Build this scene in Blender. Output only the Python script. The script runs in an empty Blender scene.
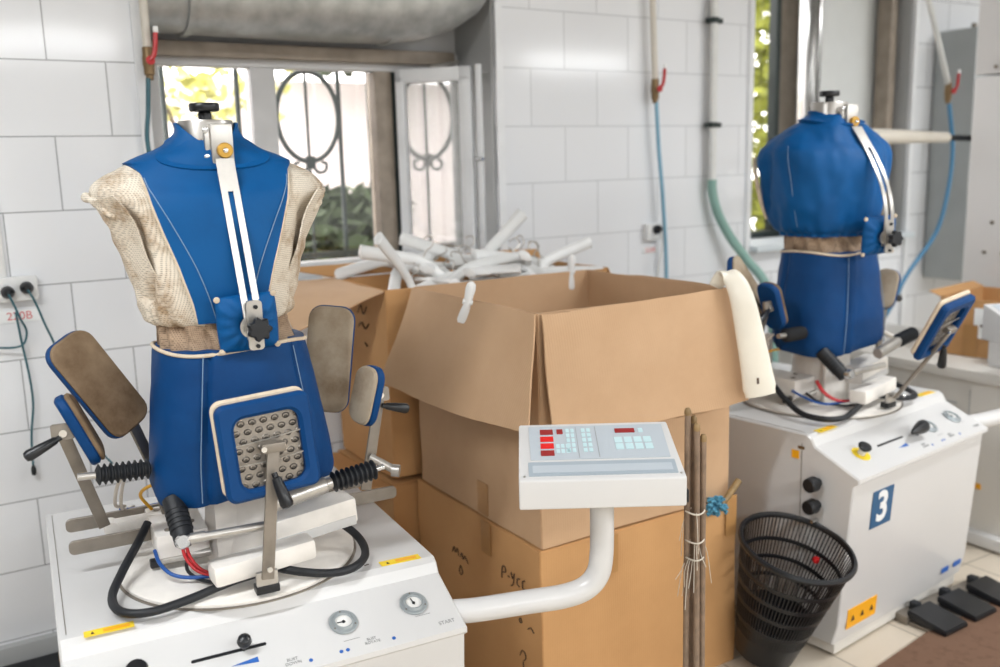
import bpy, bmesh, math, random
from mathutils import Vector, Matrix, noise, Euler
R = math.radians
C = bpy.context.scene.collection
random.seed(7)

# ------------------------------------------------------------------ materials
def lin(c):
    return tuple((v/12.92 if v <= .04045 else ((v+.055)/1.055)**2.4) for v in [x/255 for x in c]) + (1,)

class NT:
    def __init__(s, name):
        s.m = bpy.data.materials.new(name); s.m.use_nodes = True
        s.t = s.m.node_tree; s.b = s.t.nodes['Principled BSDF']; s.out = s.t.nodes['Material Output']
    def n(s, typ, **kw):
        o = s.t.nodes.new(typ)
        for k, v in kw.items():
            if k in o.inputs: o.inputs[k].default_value = v
            else: setattr(o, k, v)
        return o
    def l(s, a, b): s.t.links.new(a, b)
    def set(s, **kw):
        for k, v in kw.items(): s.b.inputs[k.replace('_', ' ')].default_value = v
        return s
    def coords(s, which='Object'):
        return s.n('ShaderNodeTexCoord').outputs[which]
    def math(s, op, a, b=None):
        m = s.n('ShaderNodeMath', operation=op)
        for i, v in enumerate((a, b)):
            if v is None: continue
            if isinstance(v, (int, float)): m.inputs[i].default_value = v
            else: s.l(v, m.inputs[i])
        return m.outputs[0]
    def mix(s, f, a, b):
        m = s.n('ShaderNodeMix', data_type='RGBA')
        for sock, v in ((m.inputs[0], f), (m.inputs[6], a), (m.inputs[7], b)):
            if isinstance(v, (int, float, tuple)): sock.default_value = v
            else: s.l(v, sock)
        return m.outputs[2]
    def bump(s, h, strength=.3, dist=.002):
        b = s.n('ShaderNodeBump', Strength=strength, Distance=dist); s.l(h, b.inputs['Height'])
        s.l(b.outputs[0], s.b.inputs['Normal']); return b

def plain(name, rgb, rough=.5, metal=0, var=.06, scale=8, bump=0, bscale=200, coat=0):
    k = NT(name); k.set(Roughness=rough, Metallic=metal)
    if coat: k.set(Coat_Weight=coat)
    c = lin(rgb)
    nz = k.n('ShaderNodeTexNoise', Scale=float(scale), Detail=4.0); k.l(k.coords(), nz.inputs['Vector'])
    d = tuple(v*(1-var*2) for v in c[:3]) + (1,)
    rp = k.n('ShaderNodeMapRange'); rp.inputs[1].default_value = .35; rp.inputs[2].default_value = .7
    k.l(nz.outputs[0], rp.inputs[0])
    k.l(k.mix(rp.outputs[0], c, d), k.b.inputs['Base Color'])
    if bump:
        n2 = k.n('ShaderNodeTexNoise', Scale=float(bscale), Detail=2.0); k.l(k.coords(), n2.inputs['Vector'])
        k.bump(n2.outputs[0], bump, .001)
    return k.m

def fabric(name, rgb, dark, stain=.35, weave=500, rough=.75, sheen=0, stscale=9, lo=.5, hi=.72):
    k = NT(name); k.set(Roughness=rough, Sheen_Weight=sheen, Specular_IOR_Level=.22)
    nz = k.n('ShaderNodeTexNoise', Scale=float(stscale), Detail=6.0, Roughness=.65); k.l(k.coords(), nz.inputs['Vector'])
    rp = k.n('ShaderNodeMapRange'); rp.inputs[1].default_value = lo; rp.inputs[2].default_value = hi
    rp.inputs[4].default_value = stain; k.l(nz.outputs[0], rp.inputs[0])
    col = k.mix(rp.outputs[0], lin(rgb), lin(dark))
    w = k.n('ShaderNodeTexVoronoi', Scale=float(weave)); k.l(k.coords(), w.inputs['Vector'])
    k.l(col, k.b.inputs['Base Color'])
    k.bump(w.outputs[0], .35, .001)
    return k.m

def netting(name, rgb, dark):
    k = NT(name); k.set(Roughness=.85)
    nz = k.n('ShaderNodeTexNoise', Scale=13.0, Detail=7.0, Roughness=.7); k.l(k.coords(), nz.inputs['Vector'])
    rp = k.n('ShaderNodeMapRange'); rp.inputs[1].default_value = .46; rp.inputs[2].default_value = .66; k.l(nz.outputs[0], rp.inputs[0])
    base = k.mix(rp.outputs[0], lin(rgb), lin(dark))
    sx = k.n('ShaderNodeSeparateXYZ'); k.l(k.coords(), sx.inputs[0])
    u = k.math('ADD', sx.outputs[0], sx.outputs[1]); v = sx.outputs[2]
    p = 2*math.pi/.0085
    a = k.math('SINE', k.math('MULTIPLY', k.math('ADD', u, v), p)); b = k.math('SINE', k.math('MULTIPLY', k.math('SUBTRACT', u, v), p))
    h = k.math('MULTIPLY', k.math('ADD', k.math('MULTIPLY', a, b), 1.0), .5)
    hole = k.math('MULTIPLY', k.math('GREATER_THAN', h, .74), .5)
    k.l(k.mix(hole, base, lin(tuple(c*.45 for c in dark))), k.b.inputs['Base Color'])
    k.bump(h, .4, .0015)
    return k.m

def tiles(name, rgb, grout, w, h, sx, sz, axis='XZ', rough=.12, mortar=.0022, offset=.5):
    k = NT(name); k.set(Roughness=rough)
    s = k.n('ShaderNodeSeparateXYZ'); k.l(k.coords(), s.inputs[0])
    cx = k.n('ShaderNodeCombineXYZ')
    k.l(k.math('ADD', s.outputs['XYZ'.index(axis[0])], -sx), cx.inputs[0])
    k.l(k.math('ADD', s.outputs['XYZ'.index(axis[1])], -sz), cx.inputs[1])
    br = k.n('ShaderNodeTexBrick', offset=offset, squash=1.0)
    for nm, v in (('Scale', 1.0), ('Mortar Size', mortar), ('Mortar Smooth', .2), ('Bias', 0.0), ('Brick Width', w), ('Row Height', h)): br.inputs[nm].default_value = v
    br.inputs['Color1'].default_value = lin(rgb); br.inputs['Color2'].default_value = lin(tuple(c*.985 for c in rgb)); br.inputs['Mortar'].default_value = lin(grout)
    k.l(cx.outputs[0], br.inputs['Vector']); k.l(br.outputs['Color'], k.b.inputs['Base Color'])
    nz = k.n('ShaderNodeTexNoise', Scale=5.0); k.l(k.coords(), nz.inputs['Vector'])
    hh = k.math('SUBTRACT', k.math('MULTIPLY', nz.outputs[0], .6), br.outputs['Fac'])
    k.bump(hh, .25, .003)
    return k.m

def cardboard(name, rgb):
    k = NT(name); k.set(Roughness=.8)
    s = k.n('ShaderNodeSeparateXYZ'); k.l(k.coords(), s.inputs[0])
    u = k.math('ADD', s.outputs[0], s.outputs[1])
    wv = k.math('SINE', k.math('MULTIPLY', u, 2*math.pi/.008))
    nz = k.n('ShaderNodeTexNoise', Scale=4.0, Detail=6.0, Roughness=.6); k.l(k.coords(), nz.inputs['Vector'])
    rp = k.n('ShaderNodeMapRange'); rp.inputs[1].default_value = .4; rp.inputs[2].default_value = .75; rp.inputs[4].default_value = .45; k.l(nz.outputs[0], rp.inputs[0])
    col = k.mix(rp.outputs[0], lin(rgb), lin((rgb[0]*.88, rgb[1]*.85, rgb[2]*.8)))
    k.l(col, k.b.inputs['Base Color'])
    k.bump(k.math('ADD', k.math('MULTIPLY', wv, .25), k.math('MULTIPLY', nz.outputs[0], 3.0)), .25, .002)
    return k.m

def perforated(name, rgb):
    # staggered punched dimples, in the plate's own UV
    k = NT(name); k.set(Roughness=.42, Metallic=.75)
    s = k.n('ShaderNodeSeparateXYZ'); k.l(k.coords('UV'), s.inputs[0])
    v = k.math('MULTIPLY', s.outputs[1], 9.0); row = k.math('FLOOR', v)
    off = k.math('MULTIPLY', k.math('MODULO', row, 2.0), .5)
    u = k.math('ADD', k.math('MULTIPLY', s.outputs[0], 6.5), off)
    fu = k.math('SUBTRACT', k.math('FRACT', u), .5); fv = k.math('SUBTRACT', k.math('FRACT', v), .5)
    d = k.math('SQRT', k.math('ADD', k.math('MULTIPLY', fu, fu), k.math('MULTIPLY', fv, fv)))
    rp = k.n('ShaderNodeMapRange'); rp.interpolation_type = 'SMOOTHSTEP'
    rp.inputs[1].default_value = .36; rp.inputs[2].default_value = .22; k.l(d, rp.inputs[0])
    hole = k.math('LESS_THAN', k.math('SQRT', k.math('ADD', k.math('MULTIPLY', fu, fu), k.math('POWER', k.math('ADD', fv, .14), 2.0))), .2)
    k.l(k.mix(k.math('MULTIPLY', hole, .75), lin(rgb), lin((38, 34, 30))), k.b.inputs['Base Color'])
    k.bump(rp.outputs[0], .9, .006)
    return k.m

def glassmat(name, tint=(1, 1, 1), refl=.14, haze=0):
    k = NT(name)
    tr = k.n('ShaderNodeBsdfTransparent'); tr.inputs[0].default_value = tint + (1,)
    gl = k.n('ShaderNodeBsdfGlossy', Roughness=.03)
    lw = k.n('ShaderNodeLayerWeight', Blend=.25)
    f = k.math('ADD', k.math('MULTIPLY', lw.outputs['Fresnel'], .7), refl*.3)
    mx = k.n('ShaderNodeMixShader'); k.l(f, mx.inputs[0]); k.l(tr.outputs[0], mx.inputs[1]); k.l(gl.outputs[0], mx.inputs[2])
    if haze:
        tl = k.n('ShaderNodeBsdfTranslucent'); tl.inputs[0].default_value = (.85, .87, .87, 1); m2 = k.n('ShaderNodeMixShader'); m2.inputs[0].default_value = haze
        k.l(mx.outputs[0], m2.inputs[1]); k.l(tl.outputs[0], m2.inputs[2]); mx = m2
    k.l(mx.outputs[0], k.out.inputs[0]); return k.m

def emit(name, rgb, s):
    k = NT(name); k.set(Emission_Strength=s, Roughness=.4)
    k.b.inputs['Emission Color'].default_value = lin(rgb); k.b.inputs['Base Color'].default_value = lin(rgb); return k.m

M = dict(
    white=plain('white_enamel', (210, 209, 208), .32, var=.015, scale=3, coat=.2),
    white_back=plain('off_white_enamel', (214, 210, 203), .4, var=.02, scale=3),
    cast=plain('worn_white_casting', (240, 235, 228), .45, var=.05, scale=22),
    blue=fabric('blue_cover_cloth', (0, 82, 142), (0, 64, 116), .6, 900, .5, 0, 6, .4, .75),
    navy=fabric('blue_pad_cloth', (0, 62, 116), (0, 46, 94), .6, 900, .55, 0, 8, .4, .75),
    thread=plain('pale_thread', (120, 150, 180), .7),
    net=netting('white_netting', (222, 212, 196), (164, 138, 108)),
    netbrown=netting('brown_netting', (168, 144, 120), (104, 80, 60)),
    felt=fabric('soiled_pad_felt', (134, 114, 92), (86, 66, 46), .9, 500, .95, 0, 9, .4, .75),
    feltpale=fabric('soiled_pale_felt', (172, 158, 138), (120, 98, 74), .8, 500, .95, 0, 8, .45, .75),
    cream=fabric('cream_edging', (214, 198, 176), (150, 126, 100), .5, 600, .95, 0, 20),
    steel=plain('brushed_steel', (196, 192, 186), .34, .85, var=.06, scale=30, bump=.05, bscale=80),
    dullsteel=plain('dull_steel_bar', (150, 142, 132), .48, .7, var=.1, scale=25),
    chrome=plain('polished_steel', (215, 215, 214), .18, .95, var=.03),
    perf=perforated('perforated_steel', (150, 142, 132)),
    black=plain('black_plastic', (22, 24, 28), .35, var=.05),
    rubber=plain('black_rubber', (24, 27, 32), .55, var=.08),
    brass=plain('brass', (206, 160, 74), .3, .6, var=.05),
    brassdull=plain('old_brass', (140, 116, 84), .45, .6, var=.1),
    card=cardboard('cardboard', (192, 158, 124)),
    cardin=cardboard('cardboard_inside', (200, 160, 118)),
    cardold=cardboard('cardboard_aged', (194, 148, 98)),
    tape=plain('brown_packing_tape', (176, 132, 82), .3, var=.04),
    ink=plain('marker_ink', (72, 50, 34), .7),
    yellow=plain('yellow_sticker', (246, 212, 40), .5, var=.03),
    orange=plain('orange_sticker', (244, 172, 22), .5, var=.02),
    signblue=plain('blue_sign', (18, 84, 128), .4, var=.02),
    signwhite=plain('white_print', (236, 238, 238), .5, var=.01),
    print_blue=plain('blue_print', (40, 96, 176), .5, var=.01),
    print_grey=plain('grey_print', (150, 150, 150), .6, var=.01),
    overlay=plain('grey_keypad_overlay', (184, 192, 199), .4, var=.01),
    overlay2=plain('grey_label_strip', (162, 173, 182), .35, var=.01),
    key=plain('pale_cyan_keys', (196, 222, 226), .4, var=.01),
    red_led=emit('red_led_display', (190, 28, 26), .35),
    dark_led=emit('dark_red_display', (140, 38, 38), .15),
    red=plain('red_paint', (190, 28, 34), .35, var=.04),
    redlab=plain('red_print', (214, 118, 118), .6, var=.02),
    redwire=plain('red_wire', (196, 34, 40), .4), bluewire=plain('blue_wire', (28, 84, 160), .4),
    yellowwire=plain('yellow_wire', (236, 176, 40), .4), whitewire=plain('white_wire', (214, 206, 196), .5),
    tealhose=plain('teal_hose', (38, 92, 104), .4), bluehose=plain('light_blue_hose', (128, 176, 200), .4), midhose=plain('blue_air_hose', (84, 142, 182), .4),
    greenhose=plain('pale_green_hose', (138, 176, 166), .5),
    pipe=plain('cream_pipe', (214, 208, 196), .4, var=.03), greypipe=plain('grey_pipe', (222, 223, 220), .4),
    plaster=plain('grey_plaster', (178, 180, 180), .8, var=.04, scale=4),
    sill=plain('white_sill', (206, 214, 218), .4, var=.03),
    frame_grey=plain('grey_painted_frame', (205, 205, 205), .5, var=.06), frame_white=plain('white_painted_frame', (232, 234, 236), .4, var=.04),
    frame_brown=plain('weathered_brown_frame', (158, 146, 132), .6, var=.15, scale=12),
    duct=plain('duct_sheet_metal', (190, 192, 190), .38, .45, var=.16, scale=16, bump=.12, bscale=30),
    iron=plain('dark_green_iron', (34, 48, 46), .5, var=.1),
    fence=plain('pale_fence', (238, 228, 226), .7, var=.02), 
    leaf=plain('hedge_leaves', (58, 74, 40), .7, var=.3, scale=30), leaf2=plain('lime_leaves', (150, 156, 50), .7, var=.25, scale=30),
    leaf3=plain('pale_leaves', (206, 204, 120), .7, var=.2, scale=30),
    bark=plain('bark', (92, 78, 60), .9, var=.2), ground=plain('yard_ground', (180, 176, 168), .9),
    hanger=plain('white_plastic', (232, 233, 232), .35, var=.03), cream_plastic=plain('ivory_plastic', (232, 226, 212), .35, var=.05),
    wood=plain('grey_brown_wood', (140, 118, 98), .7, var=.15, scale=40), woodpale=plain('wooden_handle', (150, 122, 80), .5, var=.15, scale=30),
    bluecloth=fabric('blue_mop_yarn', (84, 142, 168), (44, 92, 120), .8, 300, .95, 0, 40),
    string=plain('white_string', (222, 214, 200), .9),
    mat=fabric('brown_floor_mat', (112, 86, 70), (92, 68, 54), .7, 300, .98, 0, 30),
    cabinet_grey=plain('grey_enamel', (178, 183, 183), .4, var=.03),
    gauge_metal=plain('gauge_ring', (176, 184, 188), .35, .5, var=.04),
    panel_grey=plain('grey_sheet', (212, 215, 214), .5, var=.02),
    wall_tile_pier=tiles('pier_tiles', (232, 234, 237), (192, 195, 198), .342, .2325, .150, .1205),
    wall_tile=tiles('wall_tiles', (232, 234, 237), (156, 158, 161), .342, .2325, .224, .0935),
    floor_tile=tiles('floor_tiles', (205, 193, 176), (156, 146, 132), .33, .33, .05, .02, 'XY', .3, .004, 0.0),
    paint=plain('room_paint', (170, 170, 170), .85, var=.02), darkpaint=plain('room_paint_dark', (150, 145, 140), .9, var=.03),
    glass=glassmat('window_glass'), sashglass=glassmat('sash_glass', (.92, .93, .93), .5, .22), gaugeglass=glassmat('gauge_glass', (1, 1, 1), .1),
    tube_light=emit('fluorescent_tube', (255, 250, 244), 9), spare=plain('dial_white', (232, 230, 226), .5, var=.01),
)

# ------------------------------------------------------------------ mesh helpers
def frame_from(n, up=(0, 0, 1)):
    n = Vector(n).normalized(); up = Vector(up)
    x = up.cross(n)
    if x.length < 1e-5: x = Vector((1, 0, 0))
    x.normalize(); y = n.cross(x)
    return Matrix((x, y, n)).transposed()          # columns x, y(up), n

def catmull(pts, k=6):
    P = [Vector(p) for p in pts]
    if len(P) < 3: return P
    Q = [P[0]*2-P[1]] + P + [P[-1]*2-P[-2]]; out = []
    for i in range(1, len(Q)-2):
        a, b, c, d = Q[i-1:i+3]
        for j in range(k):
            t = j/k
            out.append(.5*((2*b)+(c-a)*t+(2*a-5*b+4*c-d)*t*t+(3*b-a-3*c+d)*t**3))
    out.append(P[-1]); return out

def rrect(w, h, r, seg=5):
    r = min(r, w/2-1e-4, h/2-1e-4); o = []
    for cx, cy, a0 in ((w/2-r, h/2-r, 0), (-w/2+r, h/2-r, 90), (-w/2+r, -h/2+r, 180), (w/2-r, -h/2+r, 270)):
        for i in range(seg+1):
            a = R(a0+90*i/seg); o.append((cx+r*math.cos(a), cy+r*math.sin(a)))
    return o

class MB:
    def __init__(s): s.bm = bmesh.new(); s.uvs = None
    def ring(s, pts): return [s.bm.verts.new(p) for p in pts]
    def bridge(s, a, b, closed=True):
        n = len(a)
        for i in range(n if closed else n-1):
            j = (i+1) % n
            try: s.bm.faces.new((a[i], a[j], b[j], b[i]))
            except ValueError: pass
    def cap(s, a, flip=False):
        try: s.bm.faces.new(a[::-1] if flip else a)
        except ValueError: pass
    def box(s, c, size, rot=None, bevel=0.0, seg=2):
        t = bmesh.new(); bmesh.ops.create_cube(t, size=1)
        for v in t.verts: v.co = Vector((v.co.x*size[0], v.co.y*size[1], v.co.z*size[2]))
        if bevel: bmesh.ops.bevel(t, geom=t.edges[:], offset=min(bevel, min(size)*.45), segments=seg, profile=.6, affect='EDGES')
        m = rot if isinstance(rot, Matrix) else (Euler(rot).to_matrix() if rot else Matrix.Identity(3))
        s.absorb(t, lambda p: m @ p + Vector(c)); return s
    def absorb(s, t, f):
        mp = {v: s.bm.verts.new(f(v.co.copy())) for v in t.verts}
        for fc in t.faces:
            try: s.bm.faces.new([mp[v] for v in fc.verts])
            except ValueError: pass
        t.free()
    def loft(s, rings, caps=True, closed=True):
        rs = [s.ring(r) for r in rings]
        for a, b in zip(rs, rs[1:]): s.bridge(a, b, closed)
        if caps and closed: s.cap(rs[0], True); s.cap(rs[-1])
        return s
    def cyl(s, p0, p1, r0, r1=None, seg=20, chamfer=0):
        r1 = r0 if r1 is None else r1
        p0, p1 = Vector(p0), Vector(p1); m = frame_from(p1-p0, (0, 0, 1) if abs((p1-p0).normalized().z) < .95 else (0, 1, 0)); L = (p1-p0).length
        pr = [(r0, 0), (r1, L)] if not chamfer else [(r0-chamfer, 0), (r0, chamfer), (r1, L-chamfer), (r1-chamfer, L)]
        return s.lathe(pr, p0, m, seg)
    def lathe(s, prof, c=(0, 0, 0), m=None, seg=28, caps=True):
        m = m or Matrix.Identity(3); c = Vector(c)
        rings = [[c+m @ Vector((r*math.cos(2*math.pi*i/seg), r*math.sin(2*math.pi*i/seg), z)) for i in range(seg)] for r, z in prof]
        return s.loft(rings, caps)
    def tube(s, pts, r, seg=10, k=6, taper=None):
        P = catmull(pts, k) if k else [Vector(p) for p in pts]
        rings = []; prev = None
        for i, p in enumerate(P):
            d = (P[min(i+1, len(P)-1)]-P[max(i-1, 0)]).normalized()
            if prev is None:
                x = d.orthogonal().normalized()
            else:
                x = prev - d*prev.dot(d); x.normalize()
            prev = x; y = d.cross(x)
            rr = r if taper is None else r*taper(i/(len(P)-1))
            rings.append([p+rr*(x*math.cos(2*math.pi*j/seg)+y*math.sin(2*math.pi*j/seg)) for j in range(seg)])
        return s.loft(rings)
    def plate(s, c, n, up, w, h, t, r=.01, edge=.0, bow=0.0):
        m = frame_from(n, up); c = Vector(c); o = []
        prof = [(-t/2, edge), (-t/2+edge, 0), (t/2-edge, 0), (t/2, edge)] if edge else [(-t/2, 0), (t/2, 0)]
        for z, ins in prof:
            o.append([c+m @ Vector((x, y, z+bow*((2*x/w)**2))) for x, y in rrect(w-2*ins, h-2*ins, max(r-ins, .001))])
        return s.loft(o)
    def ringplate(s, c, n, up, w, h, t, r, iw, ih, ir, ioff=(0, 0), edge=.006, bow=0.0):
        m = frame_from(n, up); c = Vector(c)
        def lp(W, H, rr, z, of=(0, 0)): return [c+m @ Vector((x+of[0], y+of[1], z+bow*((2*(x+of[0])/w)**2))) for x, y in rrect(W, H, rr, 6)]
        seq = [lp(iw, ih, ir, -t/2, ioff), lp(w-2*edge, h-2*edge, r-edge, -t/2), lp(w, h, r, -t/2+edge), lp(w, h, r, t/2-edge), lp(w-2*edge, h-2*edge, r-edge, t/2), lp(iw+2*edge, ih+2*edge, ir+edge, t/2, ioff), lp(iw, ih, ir, t/2-edge, ioff)]
        rs = [s.ring(q) for q in seq]
        for a, b in zip(rs, rs[1:]+rs[:1]): s.bridge(a, b)
        return s
    def prism(s, pts, v):
        a = [Vector(p) for p in pts]; return s.loft([a, [p+Vector(v) for p in a]])
    def sheet(s, grid, t=0.003):
        # a grid of points thickened to a board of thickness t
        g = [[Vector(p) for p in row] for row in grid]; nr, nc = len(g), len(g[0])
        def nrm(i, j):
            a = g[min(i+1, nr-1)][j]-g[max(i-1, 0)][j]; b = g[i][min(j+1, nc-1)]-g[i][max(j-1, 0)]
            n = a.cross(b); return n.normalized() if n.length else Vector((0, 0, 1))
        A = [[s.bm.verts.new(g[i][j]+nrm(i, j)*t/2) for j in range(nc)] for i in range(nr)]
        B = [[s.bm.verts.new(g[i][j]-nrm(i, j)*t/2) for j in range(nc)] for i in range(nr)]
        F = s.bm.faces.new
        for i in range(nr-1):
            for j in range(nc-1):
                F((A[i][j], A[i+1][j], A[i+1][j+1], A[i][j+1])); F((B[i][j], B[i][j+1], B[i+1][j+1], B[i+1][j]))
        for i in range(nr-1):
            F((A[i][0], B[i][0], B[i+1][0], A[i+1][0])); F((A[i][-1], A[i+1][-1], B[i+1][-1], B[i][-1]))
        for j in range(nc-1):
            F((A[0][j], A[0][j+1], B[0][j+1], B[0][j])); F((A[-1][j], B[-1][j], B[-1][j+1], A[-1][j+1]))
        return s
    def build(s, name, mat, parent=None, sharp=38, **props):
        bm = s.bm
        bmesh.ops.recalc_face_normals(bm, faces=bm.faces[:])
        lim = R(sharp)
        for f in bm.faces: f.smooth = True
        for e in bm.edges:
            if len(e.link_faces) == 2 and e.calc_face_angle(0) > lim: e.smooth = False
        me = bpy.data.meshes.new(name); bm.to_mesh(me); bm.free()
        me.materials.append(M[mat] if isinstance(mat, str) else mat)
        o = bpy.data.objects.new(name, me); C.objects.link(o)
        if parent is not None: o.parent = parent
        for k, v in props.items(): o[k] = v
        return o

def thing(name, label, cat, loc=(0, 0, 0), rz=0, group=None, scale=1):
    o = bpy.data.objects.new(name, None); C.objects.link(o); o.empty_display_size = .1
    o.location = loc; o.rotation_euler = (0, 0, rz); o.scale = (scale,)*3
    o['label'] = label; o['category'] = cat
    if group: o['group'] = group
    return o
def tag(o, label, cat, group=None):
    o['label'] = label; o['category'] = cat
    if group: o['group'] = group
    return o
def struct(o): o['kind'] = 'structure'; return o

def lettering(name, body, size, mat, c, n, up, parent, align='CENTER', extr=.0004, bold=0):
    cu = bpy.data.curves.new(name, 'FONT'); cu.body = body; cu.size = size; cu.align_x = align; cu.align_y = 'CENTER'; cu.extrude = extr; cu.offset = bold
    t = bpy.data.objects.new(name, cu); C.objects.link(t)
    dg = bpy.context.evaluated_depsgraph_get(); dg.update()
    me = bpy.data.meshes.new_from_object(t.evaluated_get(dg)); me.name = name
    bpy.data.objects.remove(t); bpy.data.curves.remove(cu)
    m = frame_from(n, up).to_4x4(); m.translation = Vector(c)
    me.transform(m); me.materials.clear(); me.materials.append(M[mat])
    o = bpy.data.objects.new(name, me); C.objects.link(o); o.parent = parent
    return o

def fn(p, s, seed=0): return noise.noise(Vector(p)*s+Vector((seed*7.3, seed*3.1, seed)))

# ------------------------------------------------------------------ camera
PI_, RO, YA, F = R(10.3), R(-1.52), R(31.5), 935.0
fw = Vector((math.sin(YA)*math.cos(PI_), math.cos(YA)*math.cos(PI_), -math.sin(PI_)))
r0 = Vector((math.cos(YA), -math.sin(YA), 0)); u0 = r0.cross(fw)
rv = math.cos(RO)*r0+math.sin(RO)*u0; uv = -math.sin(RO)*r0+math.cos(RO)*u0
cam = bpy.data.cameras.new('camera'); co = bpy.data.objects.new('camera', cam); C.objects.link(co)
mw = Matrix((rv, uv, -fw)).transposed().to_4x4(); mw.translation = (0, 0, 1.6); co.matrix_world = mw
cam.sensor_width = 36; cam.lens = 36*F/1000; cam.clip_start = .05
cam.dof.use_dof = True; cam.dof.focus_distance = 2.15; cam.dof.aperture_fstop = 2.0
bpy.context.scene.camera = co

# ------------------------------------------------------------------ the room
def box_struct(name, lo, hi, mat, bevel=0):
    c = [(a+b)/2 for a, b in zip(lo, hi)]; s = [b-a for a, b in zip(lo, hi)]
    return struct(MB().box(c, s, bevel=bevel).build(name, mat))
box_struct('floor', (-2.6, -4.2, -.1), (8.2, 3.66, 0), 'floor_tile')
box_struct('ceiling', (-2.6, -4.2, 3.0), (8.2, 3.66, 3.1), 'paint')
box_struct('wall_left', (-2.7, -4.2, 0), (-2.6, 3.66, 3.0), 'darkpaint')
box_struct('wall_right', (8.2, -4.2, 0), (8.3, 3.66, 3.0), 'paint')
box_struct('wall_rear', (-2.6, -4.3, 0), (8.2, -4.2, 3.0), 'paint')
W = MB()        # the tiled wall with its two window bays
def wb(x0, x1, z0, z1): W.box(((x0+x1)/2, 3.48, (z0+z1)/2), (x1-x0, .36, z1-z0))
wb(-2.6, .687, 0, 3); wb(.687, 2.03, 0, 1.14); wb(.687, 2.03, 2.62, 3); 
wb(3.475, 4.70, 0, 1.14); wb(3.475, 4.70, 2.62, 3); wb(4.70, 8.2, 0, 3)
struct(W.build('wall_back', 'wall_tile'))
box_struct('wall_pier', (2.03, 3.30, 0), (3.475, 3.66, 3), 'wall_tile_pier')
# smooth plastered reveals of the bays
for nm, lo, hi in (('trim_1', (2.022, 3.31, 1.16), (2.03, 3.66, 2.62)), ('trim_2', (.687, 3.31, 1.16), (.695, 3.66, 2.62)), ('trim_3', (4.692, 3.31, 1.16), (4.70, 3.66, 2.62))):
    box_struct(nm, lo, hi, 'plaster')
box_struct('trim_4', (2.030, 3.285, 0), (2.062, 3.302, 3.0), 'frame_white'); box_struct('trim_5', (3.445, 3.285, 0), (3.477, 3.302, 3.0), 'frame_white')
box_struct('trim_7', (.655, 3.285, 0), (.690, 3.302, 3.0), 'frame_white')
box_struct('trim_8', (4.698, 3.285, 0), (4.73, 3.302, 3.0), 'frame_white')
box_struct('floor_shade_strip', (-2.6, 2.98, .0), (1.15, 3.265, .028), 'rubber', .004)  # dark strip standing in for the shaded floor at the wall foot
box_struct('baseboard_back', (-2.6, 3.27, 0), (8.2, 3.302, .085), 'plaster', .006)
struct(MB().box((1.36, 3.47, 1.152), (1.36, .40, .03), bevel=.006).build('trim_6', 'sill'))
struct(MB().box((4.09, 3.46, 1.152), (1.24, .46, .03), bevel=.006).build('trim_9', 'sill'))

# window in the first bay
w1 = MB()
for lo, hi in (((.69, 1.98), (2.03, 2.06)), ((.69, 1.165), (2.03, 1.23)), ((.69, 1.23), (.79, 1.98)), ((1.125, 1.23), (1.22, 1.98))):
    w1.box(((lo[0]+hi[0])/2, 3.62, (lo[1]+hi[1])/2), (hi[0]-lo[0], .07, hi[1]-lo[1]), bevel=.006)
w1 = struct(w1.build('window_1', 'frame_grey'))
MB().box((1.667, 3.62, 1.605), (.075, .085, .75), bevel=.006).build('jamb', 'frame_brown', w1, label='weathered brown jamb')
MB().box((1.72, 3.62, 1.605), (.03, .06, .75), bevel=.004).build('jamb', 'iron', w1)
MB().box((1.88, 3.63, 1.605), (.29, .006, .75)).build('pane', 'glass', w1)
MB().box((1.36, 3.63, 2.34), (1.33, .05, .56)).build('panel', 'frame_grey', w1)
MB().box((.957, 3.63, 1.605), (.335, .006, .75)).build('pane', 'glass', w1)
MB().box((1.425, 3.63, 1.605), (.41, .006, .75)).build('pane', 'glass', w1)
MB().box((1.34, 3.56, 2.035), (1.29, .05, .055), bevel=.012).build('rail', 'frame_brown', w1, label='weathered brown transom rail')
# casement swung into the room
hx, hy = Vector((1.72, 3.56, 0)), Vector((1.935, 3.325, 0)); sd = (hy-hx).normalized(); L = (hy-hx).length; an = math.atan2(sd.y, sd.x); ms = Matrix.Rotation(an, 3, 'Z')
sash = MB()
for u0_, u1_, z0, z1 in ((0, .035, 1.2, 1.985), (L-.05, L, 1.2, 1.985), (0, L, 1.2, 1.26), (0, L, 1.93, 1.985)):
    c = hx+sd*((u0_+u1_)/2); sash.box((c.x, c.y, (z0+z1)/2), (u1_-u0_, .045, z1-z0), ms, .005)
sash = struct(sash.build('window_2', 'frame_white'))
c = hx+sd*(L/2); MB().box((c.x, c.y, 1.595), (L-.08, .006, .68), ms).build('pane', 'sashglass', sash)
c = hy+sd*.03; MB().box((c.x, c.y, 1.59), (.02, .03, .80), ms, .004).build('edge_strip', 'frame_white', sash)
MB().cyl((hy.x+.0, hy.y-.02, 1.62), (hy.x+.0, hy.y-.07, 1.62), .008).build('catch', 'chrome', sash)
st = MB(); st.tube([(hx.x+.1, hx.y-.1, 1.99), (1.98, 3.50, 2.02)], .006, k=0); st.build('stay', 'steel', sash)

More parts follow.
